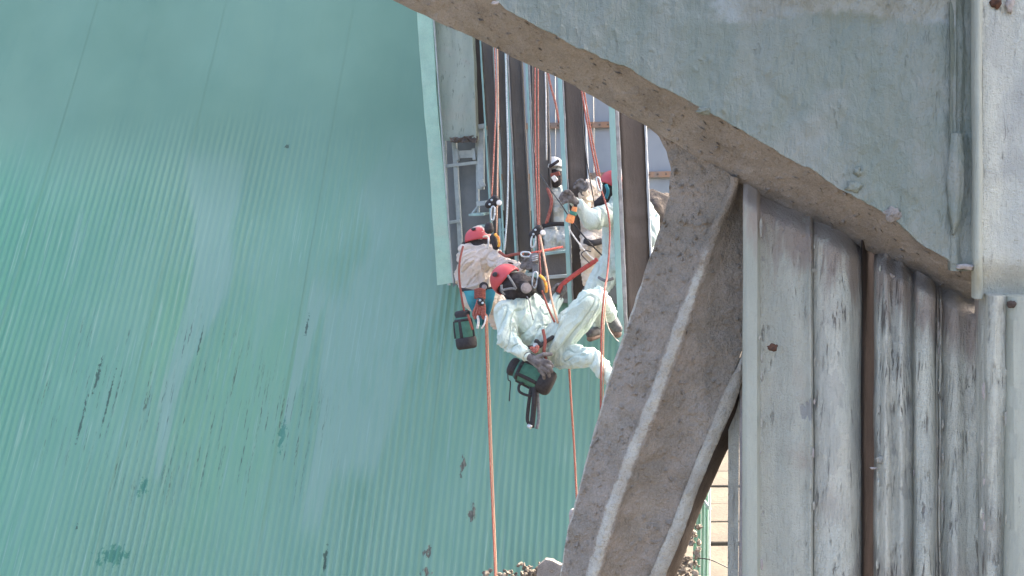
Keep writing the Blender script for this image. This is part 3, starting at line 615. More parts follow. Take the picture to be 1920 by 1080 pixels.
ribbon('highlight_edge', [(x, y, 4.4) for x, y in R2], [(x, y, 4.42) for x, y in R2b], 160, 10, 'brace', br, lambda t, s, px, py: -.012 * math.sin(math.pi * t), .005, 16, .04, .006, pale=lambda t, s: .3 + .8 * math.sin(math.pi * min(1, t * .8 + .1)))  # highlight of the second ridge, also painted in pale
R3 = [(1402, 690), (1397, 735), (1386, 790), (1371, 828), (1355, 862), (1336, 905), (1312, 962), (1291, 1020), (1266, 1085), (1224, 1190)]
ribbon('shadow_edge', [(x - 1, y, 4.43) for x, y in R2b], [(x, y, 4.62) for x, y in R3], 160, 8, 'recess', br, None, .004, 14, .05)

# ================================================================== things seen in the gap and along the bottom
DG = 11.2
tp_ = thing('teal_shed_sheet', P(1312, 1080, DG), 'narrow teal sheet beside the white pipe in the low gap', 'sheet')
for a, b_, kk in (((1312, 700, 1294, 1180), (1320, 700, 1311, 1180), 0), ((1320.5, 700, 1311.6, 1180), (1329, 700, 1328, 1180), 1)):
    ribbon('sheet', [(a[0], a[1], DG), (a[2], a[3], DG)], [(b_[0], b_[1], DG + .03 * kk), (b_[2], b_[3], DG + .03 * kk)], 20, 10, 'flash', tp_, lambda t, s, px, py: .015 * math.sin(t * 12), .003, 4, .03)
o = tube('white_pipe', [P(1331, 640, DG - .1), P(1331, 800, DG - .1), P(1330.5, 950, DG - .1), P(1329, 1180, DG - .1)], M(2.0, DG), 'pipe', None, 10, 6, P(1329, 1180, DG - .1))
tag(o, 'thin white upright pipe beside the teal sheet in the gap', 'pipe')
o = tube('guy_cable', [P(1300, 1047, DG - .2), P(1330, 1049, DG - .25), P(1368, 1066, DG - .3), P(1400, 1080, DG - .3)], M(1.1, DG), 'cable', None, 6, 6)
tag(o, 'dark cable crossing the white pipe low in the gap', 'cable')
o = bar('pipe_stay', P(1306, 920, DG - .08), P(1332, 956, DG - .08), M(5, DG), .04, 'frame'); tag(o, 'short pale stay slanting to the white pipe', 'stay')
def rubble(name, px0, px1, ytop, ybot, d, n, rp, label, seed):
    rr = random.Random(seed); bm = bmesh.new()
    for k in range(n):
        x = rr.uniform(px0, px1); yt = ytop(x); y = lerp(yt, ybot, rr.random() ** 1.1); dd = d + rr.uniform(-.1, .25) - .3 * (y - yt) / max(1, ybot - yt)
        c = P(x, y, dd); r = M(rp * rr.uniform(.5, 1.4), dd)
        m_ = Matrix.Translation(c) @ Matrix.Rotation(rr.uniform(0, 6), 4, Vector((rr.random(), rr.random(), rr.random() + .1)).normalized()) @ Matrix.Diagonal((r, r * rr.uniform(.5, 1), r * rr.uniform(.4, .9), 1))
        res = bmesh.ops.create_icosphere(bm, subdivisions=1, radius=1, matrix=m_)
        for v in res['verts']: v.co += Vector((rr.uniform(-1, 1), rr.uniform(-1, 1), rr.uniform(-1, 1))) * r * .25
    o = bm_obj(name, bm, 'rubble', None, False); return tag(o, label, 'rubble', kind='stuff')
rubble('rubble', 1225, 1312, lambda x: 1100 - (x - 1225) * 1.7 if x < 1300 else 955, 1190, 9.7, 420, 6, 'pale stony rubble heaped behind the foot of the brace', 5)
rubble('rubble', 905, 1080, lambda x: 1072 - (14 if 970 < x < 1040 else 0) - 3 * math.sin(x * .2), 1160, 9.05, 520, 6, 'dark and pale rubble along the bottom edge under the left rope', 6)
# bent dusty bracket at the foot of the wall
o = ribbon('bent_bracket', [(1008, 1062, 8.9), (1022, 1050, 8.9), (1036, 1052, 8.9), (1052, 1060, 8.9), (1078, 1052, 8.9)], [(1004, 1100, 8.9), (1020, 1100, 8.9), (1040, 1100, 8.9), (1056, 1100, 8.9), (1080, 1100, 8.9)], 40, 10, 'brown', None, None, .006, 12, .05)
tag(o, 'bent dusty steel bracket at the foot of the corrugated wall', 'bracket')
o = rock('dust_lump', P(1076, 968, 4.5), M(15, 4.5), 'edge', None, (.6, .5, 1.1), 4, 3, .2)
tag(o, 'pale lump of dust clinging to the left edge of the brace', 'dust lump')

# ==== PEOPLE ====================================================== workers on ropes
def V(x, y, z): return (RX * x + UP * y + FW * z).normalized()       # direction: right, up, away
def capsule(bm, p0, r0, p1, r1, seg=14):
    p0, p1 = Vector(p0), Vector(p1); t = (p1 - p0)
    t = t.normalized() if t.length > 1e-6 else Vector((0, 0, 1))
    x = t.orthogonal().normalized(); y = t.cross(x); rings = []
    prof = [(p0, r0, a) for a in np.linspace(-90, 0, 6)] + [(p1, r1, a) for a in np.linspace(0, 90, 6)]
    for (c, r, a) in prof:
        ca, sa = math.cos(R(a)), math.sin(R(a))
        if abs(ca) < 1e-6: rings.append([bm.verts.new(c + t * r * sa)])
        else: rings.append([bm.verts.new(c + t * r * sa + (x * math.cos(2 * math.pi * k / seg) + y * math.sin(2 * math.pi * k / seg)) * r * ca) for k in range(seg)])
    for A_, B_ in zip(rings[:-1], rings[1:]):
        for k in range(seg):
            k2 = (k + 1) % seg
            if len(A_) == 1: bm.faces.new((A_[0], B_[k2], B_[k]))
            elif len(B_) == 1: bm.faces.new((A_[k], A_[k2], B_[0]))
            else: bm.faces.new((A_[k], A_[k2], B_[k2], B_[k]))
def blob(name, caps, voxel, smooth, mat, parent=None, wr=0., origin=None, wf=9., seed=0, wdir=(1, 1, 1), fold=None):
    """one continuous skin over a chain of tapered limbs; caps: ((px,py,d), r_px, (px,py,d), r_px)"""
    bm = bmesh.new()
    for a, ra, c, rc in caps: capsule(bm, P(*a), M(ra, a[2]), P(*c), M(rc, c[2]))
    bmesh.ops.recalc_face_normals(bm, faces=bm.faces[:])
    me = bpy.data.meshes.new('tmp'); bm.to_mesh(me); bm.free(); o = bpy.data.objects.new('tmp', me); COL.objects.link(o)
    md = o.modifiers.new('r', 'REMESH'); md.mode = 'VOXEL'; md.voxel_size = voxel
    ms = o.modifiers.new('s', 'SMOOTH'); ms.iterations = smooth; ms.factor = .5
    dg = bpy.context.evaluated_depsgraph_get(); ev = o.evaluated_get(dg); m2 = ev.to_mesh()
    n = len(m2.vertices); co = np.empty(n * 3); m2.vertices.foreach_get('co', co); no = np.empty(n * 3); m2.vertices.foreach_get('normal', no)
    co = co.reshape(-1, 3); no = no.reshape(-1, 3); faces = [tuple(p.vertices) for p in m2.polygons]
    ev.to_mesh_clear(); bpy.data.objects.remove(o); bpy.data.meshes.remove(me)
    vs_ = []
    for c, nn in zip(co, no):
        c = Vector(c); nn = Vector(nn)
        if wr:
            q = Vector((c.x * wdir[0], c.y * wdir[1], c.z * wdir[2])) * wf + Vector((seed, seed, 0))
            if fold is not None: q = (c - fold * (c.dot(fold) * .68)) * wf * 1.5 + Vector((seed, seed, 0))
            q += Vector((noise.noise(q * .5), noise.noise(q * .5 + Vector((5, 0, 0))), 0)) * .8
            rdg = max(0, 1 - abs(noise.noise(q)) * 3.4); rdg2 = max(0, 1 - abs(noise.noise(q * 2.0 + Vector((3, 1, 4)))) * 3.4)
            big = noise.noise(q * .55 + Vector((0, 8, 2)))
            val = max(0, 1 - abs(noise.noise(q * 1.2 + Vector((11, 5, 0)))) * 7) ** 1.3
            c = c + nn * wr * (1.0 * rdg ** 1.4 + .5 * rdg2 ** 1.6 + .8 * big - .45 - 1.05 * val)
        vs_.append(c)
    return mesh(name, vs_, faces, mat, parent, True, origin)
def helmet(px, py, d, upv, fwv, rpx, mat, parent, back=-38, front=2, side=-12, vents=()):
    c = P(px, py, d); u_ = upv.normalized(); f = (fwv - u_ * fwv.dot(u_)).normalized(); s = u_.cross(f); r = M(rpx, d)
    NA, NP = 40, 14; vs_ = []; F = []
    for shell in (1.0, .9):
        for i in range(NP + 1):
            for k in range(NA):
                a = 2 * math.pi * k / NA; cf = math.cos(a)
                low = front * max(0, cf) ** 2 + back * max(0, -cf) ** 2 + side * (1 - cf * cf)
                e = R(lerp(90, low, i / NP)); rr = r * shell * (1 + .03 * (i == NP) + .02 * (i == NP - 1))
                ex = 1.16 if cf < 0 else 1.08
                ridge = 1 + .035 * math.exp(-(math.sin(a) / .28) ** 2) * math.cos(e)
                vs_.append(c + (f * math.cos(a) * ex + s * math.sin(a) * .92) * rr * math.cos(e) * ridge + u_ * rr * math.sin(e) * .98)
    n = (NP + 1) * NA
    for sh in (0, 1):
        for i in range(NP):
            for k in range(NA):
                a, b = sh * n + i * NA + k, sh * n + i * NA + (k + 1) % NA
                F.append((a, a + NA, b + NA, b) if sh == 0 else (a, b, b + NA, a + NA))
    for k in range(NA):
        a, b = NP * NA + k, NP * NA + (k + 1) % NA; F.append((a, n + a, n + b, b))
    h = mesh('helmet', vs_, F, mat, parent)
    for (az, el, vr) in vents:
        n_ = (f * math.cos(R(az)) + s * math.sin(R(az))) * math.cos(R(el)) + u_ * math.sin(R(el)); ex = 1.12
        bm = bmesh.new(); bmesh.ops.create_uvsphere(bm, u_segments=10, v_segments=6, radius=1)
        m_ = Matrix.Translation(c + n_ * r * 1.08) @ n_.to_track_quat('Z', 'Y').to_matrix().to_4x4() @ Matrix.Diagonal((M(vr * 1.3, d), M(vr, d), M(1.6, d), 1))
        bmesh.ops.transform(bm, matrix=m_, verts=bm.verts); bm_obj('vent', bm, 'hood', h)
    return h
def disc(name, px, py, d, dirv, rpx, hpx, mat, parent, seg=18, taper=.85, origin=None):
    bm = bmesh.new(); bmesh.ops.create_cone(bm, cap_ends=True, segments=seg, radius1=M(rpx, d), radius2=M(rpx * taper, d), depth=M(hpx, d))
    bmesh.ops.bevel(bm, geom=[e for e in bm.edges if len(e.link_faces) == 2 and e.calc_face_angle(0) > 1], offset=M(rpx, d) * .15, segments=2, affect='EDGES')
    bmesh.ops.transform(bm, matrix=Matrix.Translation(P(px, py, d)) @ dirv.to_track_quat('Z', 'Y').to_matrix().to_4x4(), verts=bm.verts)
    return bm_obj(name, bm, mat, parent, False, origin)
def ptube(name, pts, rpx, mat, parent=None, **kw):
    d = pts[0][2]; return tube(name, [P(*p) for p in pts], M(rpx, d), mat, parent, **kw)
def hand(name, wrist, palm, tips, thumb, rp, parent, mat='glove'):
    """palm, four unequal bent fingers and a thumb from the side of the palm"""
    caps = [(wrist, rp * .8, palm, rp)]
    k0 = Vector(palm)
    for t in tips:
        root, mid, tip = t; caps += [(palm, rp * .7, root, rp * .42), (root, rp * .42, mid, rp * .38), (mid, rp * .38, tip, rp * .32)]
    a, b_, c = thumb; caps += [(a, rp * .5, b_, rp * .45), (b_, rp * .45, c, rp * .36)]
    return blob(name, caps, .0045, 2, mat, parent)
def boot(parent, ankle, heel, toe, r):
    b_ = blob('boot', [(ankle, r * .9, heel, r), (heel, r, toe, r * .8)], .008, 3, 'boot', parent)
    h, t = [(q[0], q[1] + r * .85, q[2]) for q in (heel, toe)]
    blob('sole', [(h, r * .75, t, r * .65)], .008, 2, 'sole', b_)
    return b_

# ---- front worker, leaning back on the rope, gloved hand on a tool bag
D = 7.5
body = blob('person', [
    ((972, 584, 7.5), 29, (1006, 628, 7.5), 28), ((950, 580, 7.42), 20, (998, 572, 7.6), 21), ((1006, 600, 7.55), 27, (1030, 640, 7.55), 28),
    ((1010, 634, 7.5), 29, (1046, 656, 7.55), 30), ((968, 562, 7.5), 17, (960, 535, 7.5), 17), ((955, 530, 7.5), 22, (962, 528, 7.5), 22),
    ((949, 582, 7.4), 20, (951, 634, 7.33), 18.5), ((951, 636, 7.33), 18.5, (986, 665, 7.28), 13.5),
    ((998, 574, 7.65), 19, (1030, 590, 7.9), 16), ((1030, 590, 7.9), 15, (1046, 560, 8.0), 11),
    ((1036, 646, 7.48), 30, (1106, 568, 7.42), 25), ((1106, 568, 7.42), 25, (1124, 560, 7.5), 22), ((1126, 564, 7.5), 21, (1143, 592, 7.72), 14),
    ((1046, 664, 7.55), 26, (1112, 672, 7.32), 18), ((1112, 672, 7.32), 17, (1172, 742, 7.25), 12)],
    .006, 6, CL['front'], None, .016, P(1040, 700, 7.5), 6.2, 2, (1.25, 1, .8), V(-.45, -.9, .1))
tag(body, 'foremost hanging worker in pale coverall and red helmet, leaning back with one knee raised', 'person', 'workers on ropes')
up_, fw_ = V(-.62, .78, -.1), V(.72, -.35, -.25)
helmet(949, 524, 7.5, up_, fw_, 30, 'helmred', body, back=-42, front=8, side=-6, vents=((158, 14, 5), (60, 36, 5), (-60, 36, 5)))
hd = blob('hood', [((958, 534, 7.49), 25, (972, 532, 7.47), 23), ((964, 545, 7.48), 22, (985, 548, 7.5), 14), ((975, 530, 7.46), 20, (992, 530, 7.5), 12)], .008, 4, 'hood', body, .004, None, 22)
for pts in (((941, 544, 7.335), (958, 541, 7.34), (968, 542, 7.345)), ((952, 516, 7.35), (960, 528, 7.335), (968, 542, 7.345)), ((940, 534, 7.345), (941, 546, 7.34), (946, 553, 7.36))):
    ptube('strap', pts, 2.2, 'strap', hd, flat=.5)
rs_ = blob('respirator', [((978, 536, 7.42), 10, (992, 542, 7.4), 9), ((984, 532, 7.42), 8, (996, 548, 7.46), 7)], .006, 3, 'black', body)
disc('filter', 987, 540, 7.33, V(.35, .1, -1), 10.5, 9, 'filter', rs_); disc('filter', 1001, 538, 7.52, V(.9, 0, .2), 9, 8, 'filter', rs_)
hand('glove', (988, 666, 7.27), (1010, 681, 7.26), [((1020, 676, 7.25), (1030, 679, 7.25), (1036, 687, 7.28)), ((1021, 683, 7.245), (1031, 688, 7.25), (1035, 697, 7.28)), ((1018, 690, 7.245), (1027, 697, 7.25), (1030, 705, 7.28)), ((1012, 694, 7.25), (1019, 702, 7.26), (1020, 709, 7.29))],
     ((1004, 672, 7.25), (1018, 665, 7.25), (1033, 664, 7.28)), 10, body)
hand('glove', (1044, 566, 7.99), (1050, 548, 8.0), [((1054, 540, 8), (1052, 533, 7.97), (1046, 534, 7.95)), ((1050, 539, 8), (1047, 533, 7.97), (1042, 536, 7.95)), ((1046, 541, 8), (1043, 536, 7.97), (1039, 540, 7.95)), ((1043, 545, 8), (1039, 541, 7.97), (1036, 545, 7.95))],
     ((1052, 552, 7.98), (1060, 545, 7.96), (1058, 537, 7.95)), 8, body)
boot(body, (1138, 586, 7.72), (1147, 600, 7.78), (1158, 616, 7.72), 12)
boot(body, (1172, 742, 7.25), (1180, 758, 7.27), (1196, 762, 7.15), 12)
hn = blob('harness', [((988, 652, 7.36), 4, (1010, 650, 7.33), 4), ((1010, 650, 7.33), 4, (1036, 632, 7.36), 4), ((1012, 648, 7.32), 5, (1006, 640, 7.32), 5)], .006, 2, 'black', body)
ptube('leg_loop', [(1018, 618, 7.34), (1022, 640, 7.29), (1020, 658, 7.28), (1024, 676, 7.31)], 3, 'brownrope', hn, flat=.6)
disc('buckle', 1004, 648, 7.29, V(0, 0, -1), 6, 4, 'metal', hn, 6)
ptube('sling_knot', [(1000, 656, 7.28), (1008, 650, 7.26), (1004, 660, 7.25), (996, 652, 7.27), (1006, 658, 7.25)], 3.4, 'redrope', hn)
ptube('zip', [(988, 556, 7.36), (993, 566, 7.3), (995, 580, 7.28), (1000, 600, 7.26)], 1.2, 'strap', body)

# ---- left worker, back to the camera
D = 8.6
b2 = blob('person', [
    ((893, 492, 8.6), 35, (893, 530, 8.62), 31), ((880, 474, 8.58), 20, (914, 474, 8.56), 19), ((893, 530, 8.62), 30, (898, 556, 8.7), 28),
    ((897, 462, 8.6), 14, (898, 445, 8.6), 16), ((898, 444, 8.6), 18, (902, 444, 8.6), 18),
    ((912, 474, 8.54), 19, (940, 496, 8.42), 16), ((940, 496, 8.42), 16, (974, 504, 8.3), 12),
    ((876, 480, 8.64), 18, (868, 520, 8.72), 16), ((868, 520, 8.72), 15, (896, 530, 9.0), 12),
    ((892, 560, 8.75), 23, (905, 562, 9.15), 20), ((905, 562, 9.15), 19, (908, 574, 9.5), 12), ((915, 560, 8.75), 22, (934, 566, 9.05), 18), ((934, 566, 9.05), 17, (930, 604, 9.1), 12)],
    .009, 6, CL['left'], None, .017, P(900, 600, 8.6), 6.5, 11, (.8, 1, 1.5), V(.8, .55, 0))
tag(b2, 'worker in warm grey coverall with back turned, red helmet, left of the foremost worker', 'person', 'workers on ropes')
helmet(898, 448, 8.6, V(-.1, 1, .12), V(.75, -.2, .65), 23, 'helmred', b2, back=-18, front=0, side=-10, vents=((215, 40, 4), (130, 45, 4)))
h2 = blob('hood', [((896, 452, 8.6), 20, (906, 452, 8.62), 19), ((898, 462, 8.58), 17, (918, 462, 8.66), 12)], .009, 4, 'hood', b2, .004, None, 20)
disc('ear_muff', 871, 461, 8.55, V(-.8, 0, -.5), 9, 8, 'black', h2); ptube('strap', [(916, 446, 8.45), (916, 456, 8.42), (915, 466, 8.43)], 1.6, 'whitecable', h2)
hand('glove', (974, 504, 8.3), (984, 498, 8.28), [((990, 492, 8.27), (994, 486, 8.27), (992, 481, 8.27)), ((991, 496, 8.27), (997, 491, 8.26), (996, 485, 8.26)), ((991, 500, 8.26), (998, 496, 8.25), (999, 490, 8.25)), ((990, 504, 8.26), (996, 502, 8.25), (998, 496, 8.25))], ((982, 496, 8.27), (984, 488, 8.26), (988, 482, 8.26)), 8, b2)
boot(b2, (908, 574, 9.52), (909, 578, 9.6), (912, 592, 9.62), 9)
h3 = blob('harness', [((866, 543, 8.42), 4, (896, 548, 8.4), 4), ((896, 548, 8.4), 4, (926, 540, 8.42), 4)], .008, 2, 'black', b2)
disc('buckle_ring', 907, 537, 8.36, V(.2, .1, -1), 9, 5, 'black', h3); disc('ring_plate', 908, 538, 8.34, V(.2, .1, -1), 5, 5, 'filter', h3)
o = ribbon('seat_cloth', [(869, 546, 8.38), (876, 566, 8.36), (886, 588, 8.37), (893, 608, 8.4)], [(930, 542, 8.36), (926, 562, 8.35), (919, 586, 8.36), (908, 612, 8.39)], 30, 18, 'tealcloth', None, lambda t, s, px, py: -.02 * math.sin(t * 14) * (.4 + s), .006, 10, .012)
tag(o, 'teal cloth hanging below the left worker with back turned', 'cloth')
rb = thing('rope_bundle', P(900, 590, 8.3), 'gathered red-brown rope bundle hanging at the left worker\'s hip', 'rope')
for k in range(5):
    ptube('wrap', [(891, 544 + k * 3.6, 8.28), (900, 542 + k * 3.6, 8.24), (909, 545 + k * 3.6, 8.28)], 2.6, 'brownrope', rb)
for k, (a, b_) in enumerate(((893, 888), (897, 893), (901, 899), (905, 905), (908, 908))):
    ptube('hank', [(897 + k * 1.5, 562, 8.27), (a, 575, 8.25), (b_, 588 + (k % 2) * 5, 8.26), (b_ + 4, 598 - (k % 3) * 5, 8.27)], 3.0, 'redrope', rb)
disc('clamp', 902, 566, 8.22, V(0, .1, -1), 8, 6, 'black', rb, 8); disc('clamp_bolt', 900, 563, 8.2, V(0, 0, -1), 2.4, 4, 'metal', rb, 8); disc('clamp_bolt', 905, 568, 8.2, V(0, 0, -1), 2.4, 4, 'metal', rb, 8)
ptube('tag_end', [(895, 592, 8.26), (897, 602, 8.25), (895, 616, 8.25)], 2.4, 'whitecable', rb); ptube('tag_end', [(911, 592, 8.26), (909, 605, 8.25), (903, 616, 8.25)], 1.6, 'whitecable', rb)

# ---- worker with the white helmet between two posts
b3 = blob('person', [
    ((1040, 372, 10.370), 26, (1044, 420, 10.370), 24), ((1022, 364, 10.370), 15, (1060, 364, 10.400), 15), ((1040, 350, 10.370), 11, (1040, 325, 10.320), 14), ((1039, 318, 10.320), 16, (1039, 324, 10.320), 15),
    ((1026, 366, 10.380), 14, (1026, 405, 10.380), 12), ((1026, 405, 10.380), 12, (1044, 396, 10.250), 9), ((1060, 366, 10.370), 14, (1078, 390, 10.220), 11), ((1078, 390, 10.220), 11, (1080, 360, 10.120), 8),
    ((1034, 428, 10.370), 20, (1036, 446, 10.170), 18), ((1036, 446, 10.170), 17, (1032, 520, 10.270), 12), ((1052, 428, 10.370), 20, (1058, 450, 10.170), 17), ((1058, 450, 10.170), 16, (1060, 520, 10.270), 12)],
    .011, 5, CL['white'], None, .014, P(1040, 520, 10.320), 8, 21)
tag(b3, 'worker with white helmet and mask, seen between two steel posts', 'person', 'workers on ropes')
hw = helmet(1038, 314, 10.32, V(-.05, 1, -.1), V(.35, -.1, -.9), 21, 'helmwhite', b3, back=-30, front=6, side=-8)
tb = [P(1030, 313, 10.12), P(1036, 309, 10.105), P(1042, 305, 10.12), P(1048, 301, 10.15)]; tube('band', tb, M(3, 9.7), 'hood', hw, flat=.5)
h4 = blob('hood', [((1040, 330, 10.300), 16, (1041, 338, 10.280), 14)], .009, 3, 'hood', b3, .004, None, 20)
box('goggles', P(1041, 327, 10.160), M(18, 9.7), .04, M(8, 9.7), 'brownrope', b3, Matrix.Rotation(R(-15), 3, 'Y')); box('mask_patch', P(1040, 335, 10.150), M(9, 9.7), .03, M(12, 9.7), 'whitecable', b3, Matrix.Rotation(R(-35), 3, 'Y'))
hand('glove', (1080, 360, 10.120), (1083, 352, 10.100), [((1078, 347, 10.080), (1074, 346, 10.060), (1072, 350, 10.050)), ((1080, 345, 10.080), (1076, 342, 10.060), (1073, 345, 10.050)), ((1083, 344, 10.080), (1080, 340, 10.060), (1077, 342, 10.050)), ((1086, 345, 10.080), (1084, 340, 10.060), (1081, 341, 10.050))], ((1086, 352, 10.080), (1090, 347, 10.070), (1090, 342, 10.060)), 7, b3)
ptube('harness_strap', [(1026, 352, 10.100), (1034, 380, 10.080), (1024, 420, 10.100)], 3, 'redrope', b3, flat=.5); ptube('harness_belt', [(1018, 424, 10.120), (1040, 420, 10.080), (1066, 420, 10.140)], 4, 'black', b3, flat=.5)
boot(b3, (1032, 518, 10.270), (1032, 530, 10.270), (1028, 534, 10.120), 8); boot(b3, (1060, 518, 10.270), (1062, 530, 10.270), (1060, 534, 10.120), 8)

kp = thing('kick_plate', P(1042, 560, 9.9), 'dusty brown plate behind the carabiners, below the white-helmeted worker', 'plate')
ribbon('plate', [(1023, 474, 9.95), (1026, 560, 9.95)], [(1062, 470, 9.95), (1066, 560, 9.95)], 14, 8, 'thinweb', kp, None, .005, 6, .04)
fbar((1022, 476), (1062, 471), 5, 9.9, 'frameteal', kp, 'top_rail', .05); fbar((1024, 520), (1064, 517), 6, 9.9, 'frame', kp, 'mid_rail', .05)

# ---- right worker behind the widest post
b4 = blob('person', [
    ((1160, 412, 8.38), 32, (1160, 478, 8.36), 32), ((1192, 420, 8.44), 42, (1194, 480, 8.42), 36), ((1150, 398, 8.36), 24, (1200, 398, 8.44), 28),
    ((1152, 378, 8.36), 14, (1146, 350, 8.4), 15), ((1145, 346, 8.4), 17, (1144, 350, 8.4), 17),
    ((1142, 402, 8.24), 21, (1110, 414, 8.05), 17), ((1110, 414, 8.05), 17, (1080, 380, 7.98), 11),
    ((1160, 490, 8.36), 34, (1138, 512, 8.33), 28), ((1190, 490, 8.42), 36, (1186, 520, 8.42), 32), ((1138, 512, 8.33), 26, (1116, 548, 8.2), 22), ((1116, 548, 8.2), 20, (1122, 610, 8.35), 13), ((1186, 520, 8.42), 30, (1196, 600, 8.3), 22), ((1196, 600, 8.3), 20, (1200, 690, 8.45), 13),
    ((1215, 410, 8.45), 22, (1216, 450, 8.3), 17), ((1216, 450, 8.3), 16, (1190, 440, 8.15), 11)],
    .010, 5, CL['right'], None, .015, P(1170, 600, 8.4), 6, 31, (1, 1, .7), V(.2, -.95, 0))
tag(b4, 'worker in pale coverall behind the widest post, red helmet, arm stretched to the left', 'person', 'workers on ropes')
helmet(1147, 343, 8.38, V(.15, 1, .05), V(-.5, -.15, .6), 24, 'helmred', b4, back=-28, front=0, side=-8)
h5 = blob('hood', [((1144, 354, 8.38), 18, (1142, 362, 8.36), 15), ((1136, 372, 8.34), 11, (1122, 382, 8.3), 9)], .009, 3, 'hood', b4, .004, None, 20)
ptube('hood_strap', [(1136, 346, 8.22), (1140, 358, 8.2), (1136, 372, 8.22)], 3, 'tealcloth', h5, flat=.5)
hand('glove', (1080, 380, 7.97), (1069, 371, 7.94), [((1063, 364, 7.92), (1056, 362, 7.91), (1052, 367, 7.9)), ((1062, 368, 7.92), (1055, 367, 7.9), (1050, 371, 7.9)), ((1062, 372, 7.92), (1055, 373, 7.9), (1052, 376, 7.9)), ((1063, 377, 7.92), (1058, 379, 7.9), (1056, 381, 7.9))], ((1072, 366, 7.92), (1066, 359, 7.9), (1060, 359, 7.89)), 9, b4)
boot(b4, (1122, 606, 8.35), (1120, 620, 8.35), (1106, 626, 8.2), 10)
boot(b4, (1200, 688, 8.45), (1200, 702, 8.45), (1190, 706, 8.3), 10)
ptube('harness_strap', [(1122, 520, 8.15), (1135, 526, 8.05), (1150, 522, 8.08)], 3, 'strap', b4, flat=.5)

# ---- fifth worker, mostly hidden, cream jacket in the sun
b5 = blob('person', [
    ((1110, 372, 9.4), 22, (1112, 440, 9.42), 22), ((1106, 352, 9.36), 15, (1130, 356, 9.5), 16), ((1132, 350, 9.5), 11, (1156, 340, 9.6), 13), ((1159, 336, 9.6), 15, (1159, 341, 9.6), 15),
    ((1104, 354, 9.32), 14, (1096, 382, 9.22), 12), ((1096, 382, 9.22), 11, (1094, 362, 9.1), 8), ((1130, 360, 9.5), 15, (1140, 400, 9.45), 12), ((1140, 400, 9.45), 11, (1118, 420, 9.25), 9),
    ((1110, 444, 9.42), 22, (1104, 462, 9.2), 17), ((1104, 462, 9.2), 16, (1104, 530, 9.3), 11), ((1126, 446, 9.45), 21, (1130, 466, 9.25), 17), ((1130, 466, 9.25), 16, (1130, 536, 9.35), 11)],
    .010, 4, CL['cream'], None, .016, P(1115, 530, 9.4), 8, 41, (.7, 1, 1.4), V(.85, -.3, .2))
tag(b5, 'bent worker in cream jacket, mostly hidden behind the stretched arm and the widest post', 'person', 'workers on ropes')
hand('glove', (1094, 362, 9.1), (1092, 353, 9.08), [((1086, 348, 9.06), (1080, 348, 9.05), (1077, 352, 9.04)), ((1087, 345, 9.06), (1082, 343, 9.05), (1078, 345, 9.04)), ((1090, 343, 9.06), (1086, 339, 9.05), (1082, 340, 9.04)), ((1094, 343, 9.06), (1092, 338, 9.05), (1088, 337, 9.04))], ((1096, 356, 9.06), (1101, 350, 9.05), (1100, 344, 9.04)), 8, b5)
helmet(1160, 336, 9.6, V(.1, 1, 0), V(-.6, -.2, -.5), 20, 'helmwhite', b5)
ptube('tool_belt', [(1096, 452, 9.14), (1110, 456, 9.1), (1128, 452, 9.16)], 6, 'black', b5, flat=.6)
boot(b5, (1104, 528, 9.3), (1104, 540, 9.3), (1098, 544, 9.15), 8); boot(b5, (1130, 534, 9.35), (1130, 546, 9.35), (1126, 550, 9.2), 8)

# ================================================================== bags, tools, ropes
def bag(a, b_, prof, label, d):
    """round rope-access tool bag: black collar, teal body with dark bands, black base; profile in px along the axis"""
    A_, B_ = P(*a), P(*b_); t = (B_ - A_).normalized(); x = t.cross(Vector((0, 1, 0))).normalized(); y = t.cross(x); L = (B_ - A_).length
    root = thing('tool_bag', B_, label, 'bag')
    def rev(name, pr, mat, parent, seg=22, squash=1.):
        vs_ = []; F = []
        for (s, r) in pr:
            for k in range(seg):
                an = 2 * math.pi * k / seg; p = A_ + t * L * s; wob = 1 + .05 * noise.noise(p * 22 + Vector((k * .4, 0, 0)))
                vs_.append(p + (x * math.cos(an) + y * math.sin(an) * squash) * M(r, d) * wob)
        for i in range(len(pr) - 1):
            for k in range(seg):
                p_, q_ = i * seg + k, i * seg + (k + 1) % seg; F.append((p_, q_, q_ + seg, p_ + seg))
        F.append(tuple(range(seg))[::-1]); F.append(tuple((len(pr) - 1) * seg + k for k in range(seg)))
        return mesh(name, vs_, F, mat, parent)
    p = prof
    rev('collar', [(0, p * .5), (.03, p * .72), (.1, p * .78), (.2, p * .66), (.26, p * .82)], 'black', root)
    bd = rev('body', [(.18, p * .78), (.26, p * .88), (.5, p * .93), (.72, p * .96), (.75, p * .9)], 'bagteal', root)
    rev('base', [(.7, p * .98), (.74, p * 1.04), (.9, p * 1.05), (.97, p * .98), (1, p * .8)], 'black', root)
    rev('top_band', [(.22, p * .86), (.29, p * .9)], 'black', root)
    for an in (18, 98, 162, 270):
        o_ = (x * math.cos(R(an)) + y * math.sin(R(an))) * M(p * .92, d)
        tube('side_band', [A_ + t * L * .26 + o_ * .93, A_ + t * L * .5 + o_, A_ + t * L * .7 + o_ * 1.03], M(p * .17, d), 'black', bd, flat=.35)
    return root, A_, B_, t, x
bag((955, 684, 7.42), (1036, 722, 7.42), 23, 'black and teal tool bag under the foremost worker\'s gloved hand', 7.42)
bag((866, 582, 8.3), (876, 654, 8.3), 18.5, 'black and teal tool bag hanging from a red line, left of the workers', 8.3)
st = thing('bag_strap', P(1000, 805, 7.4), 'black webbing loops dangling below the tool bag of the foremost worker', 'strap')
ptube('loop', [(986, 716, 7.38), (974, 722, 7.37), (974, 734, 7.36), (988, 741, 7.36), (1004, 742, 7.37)], 2.6, 'black', st, flat=.5)
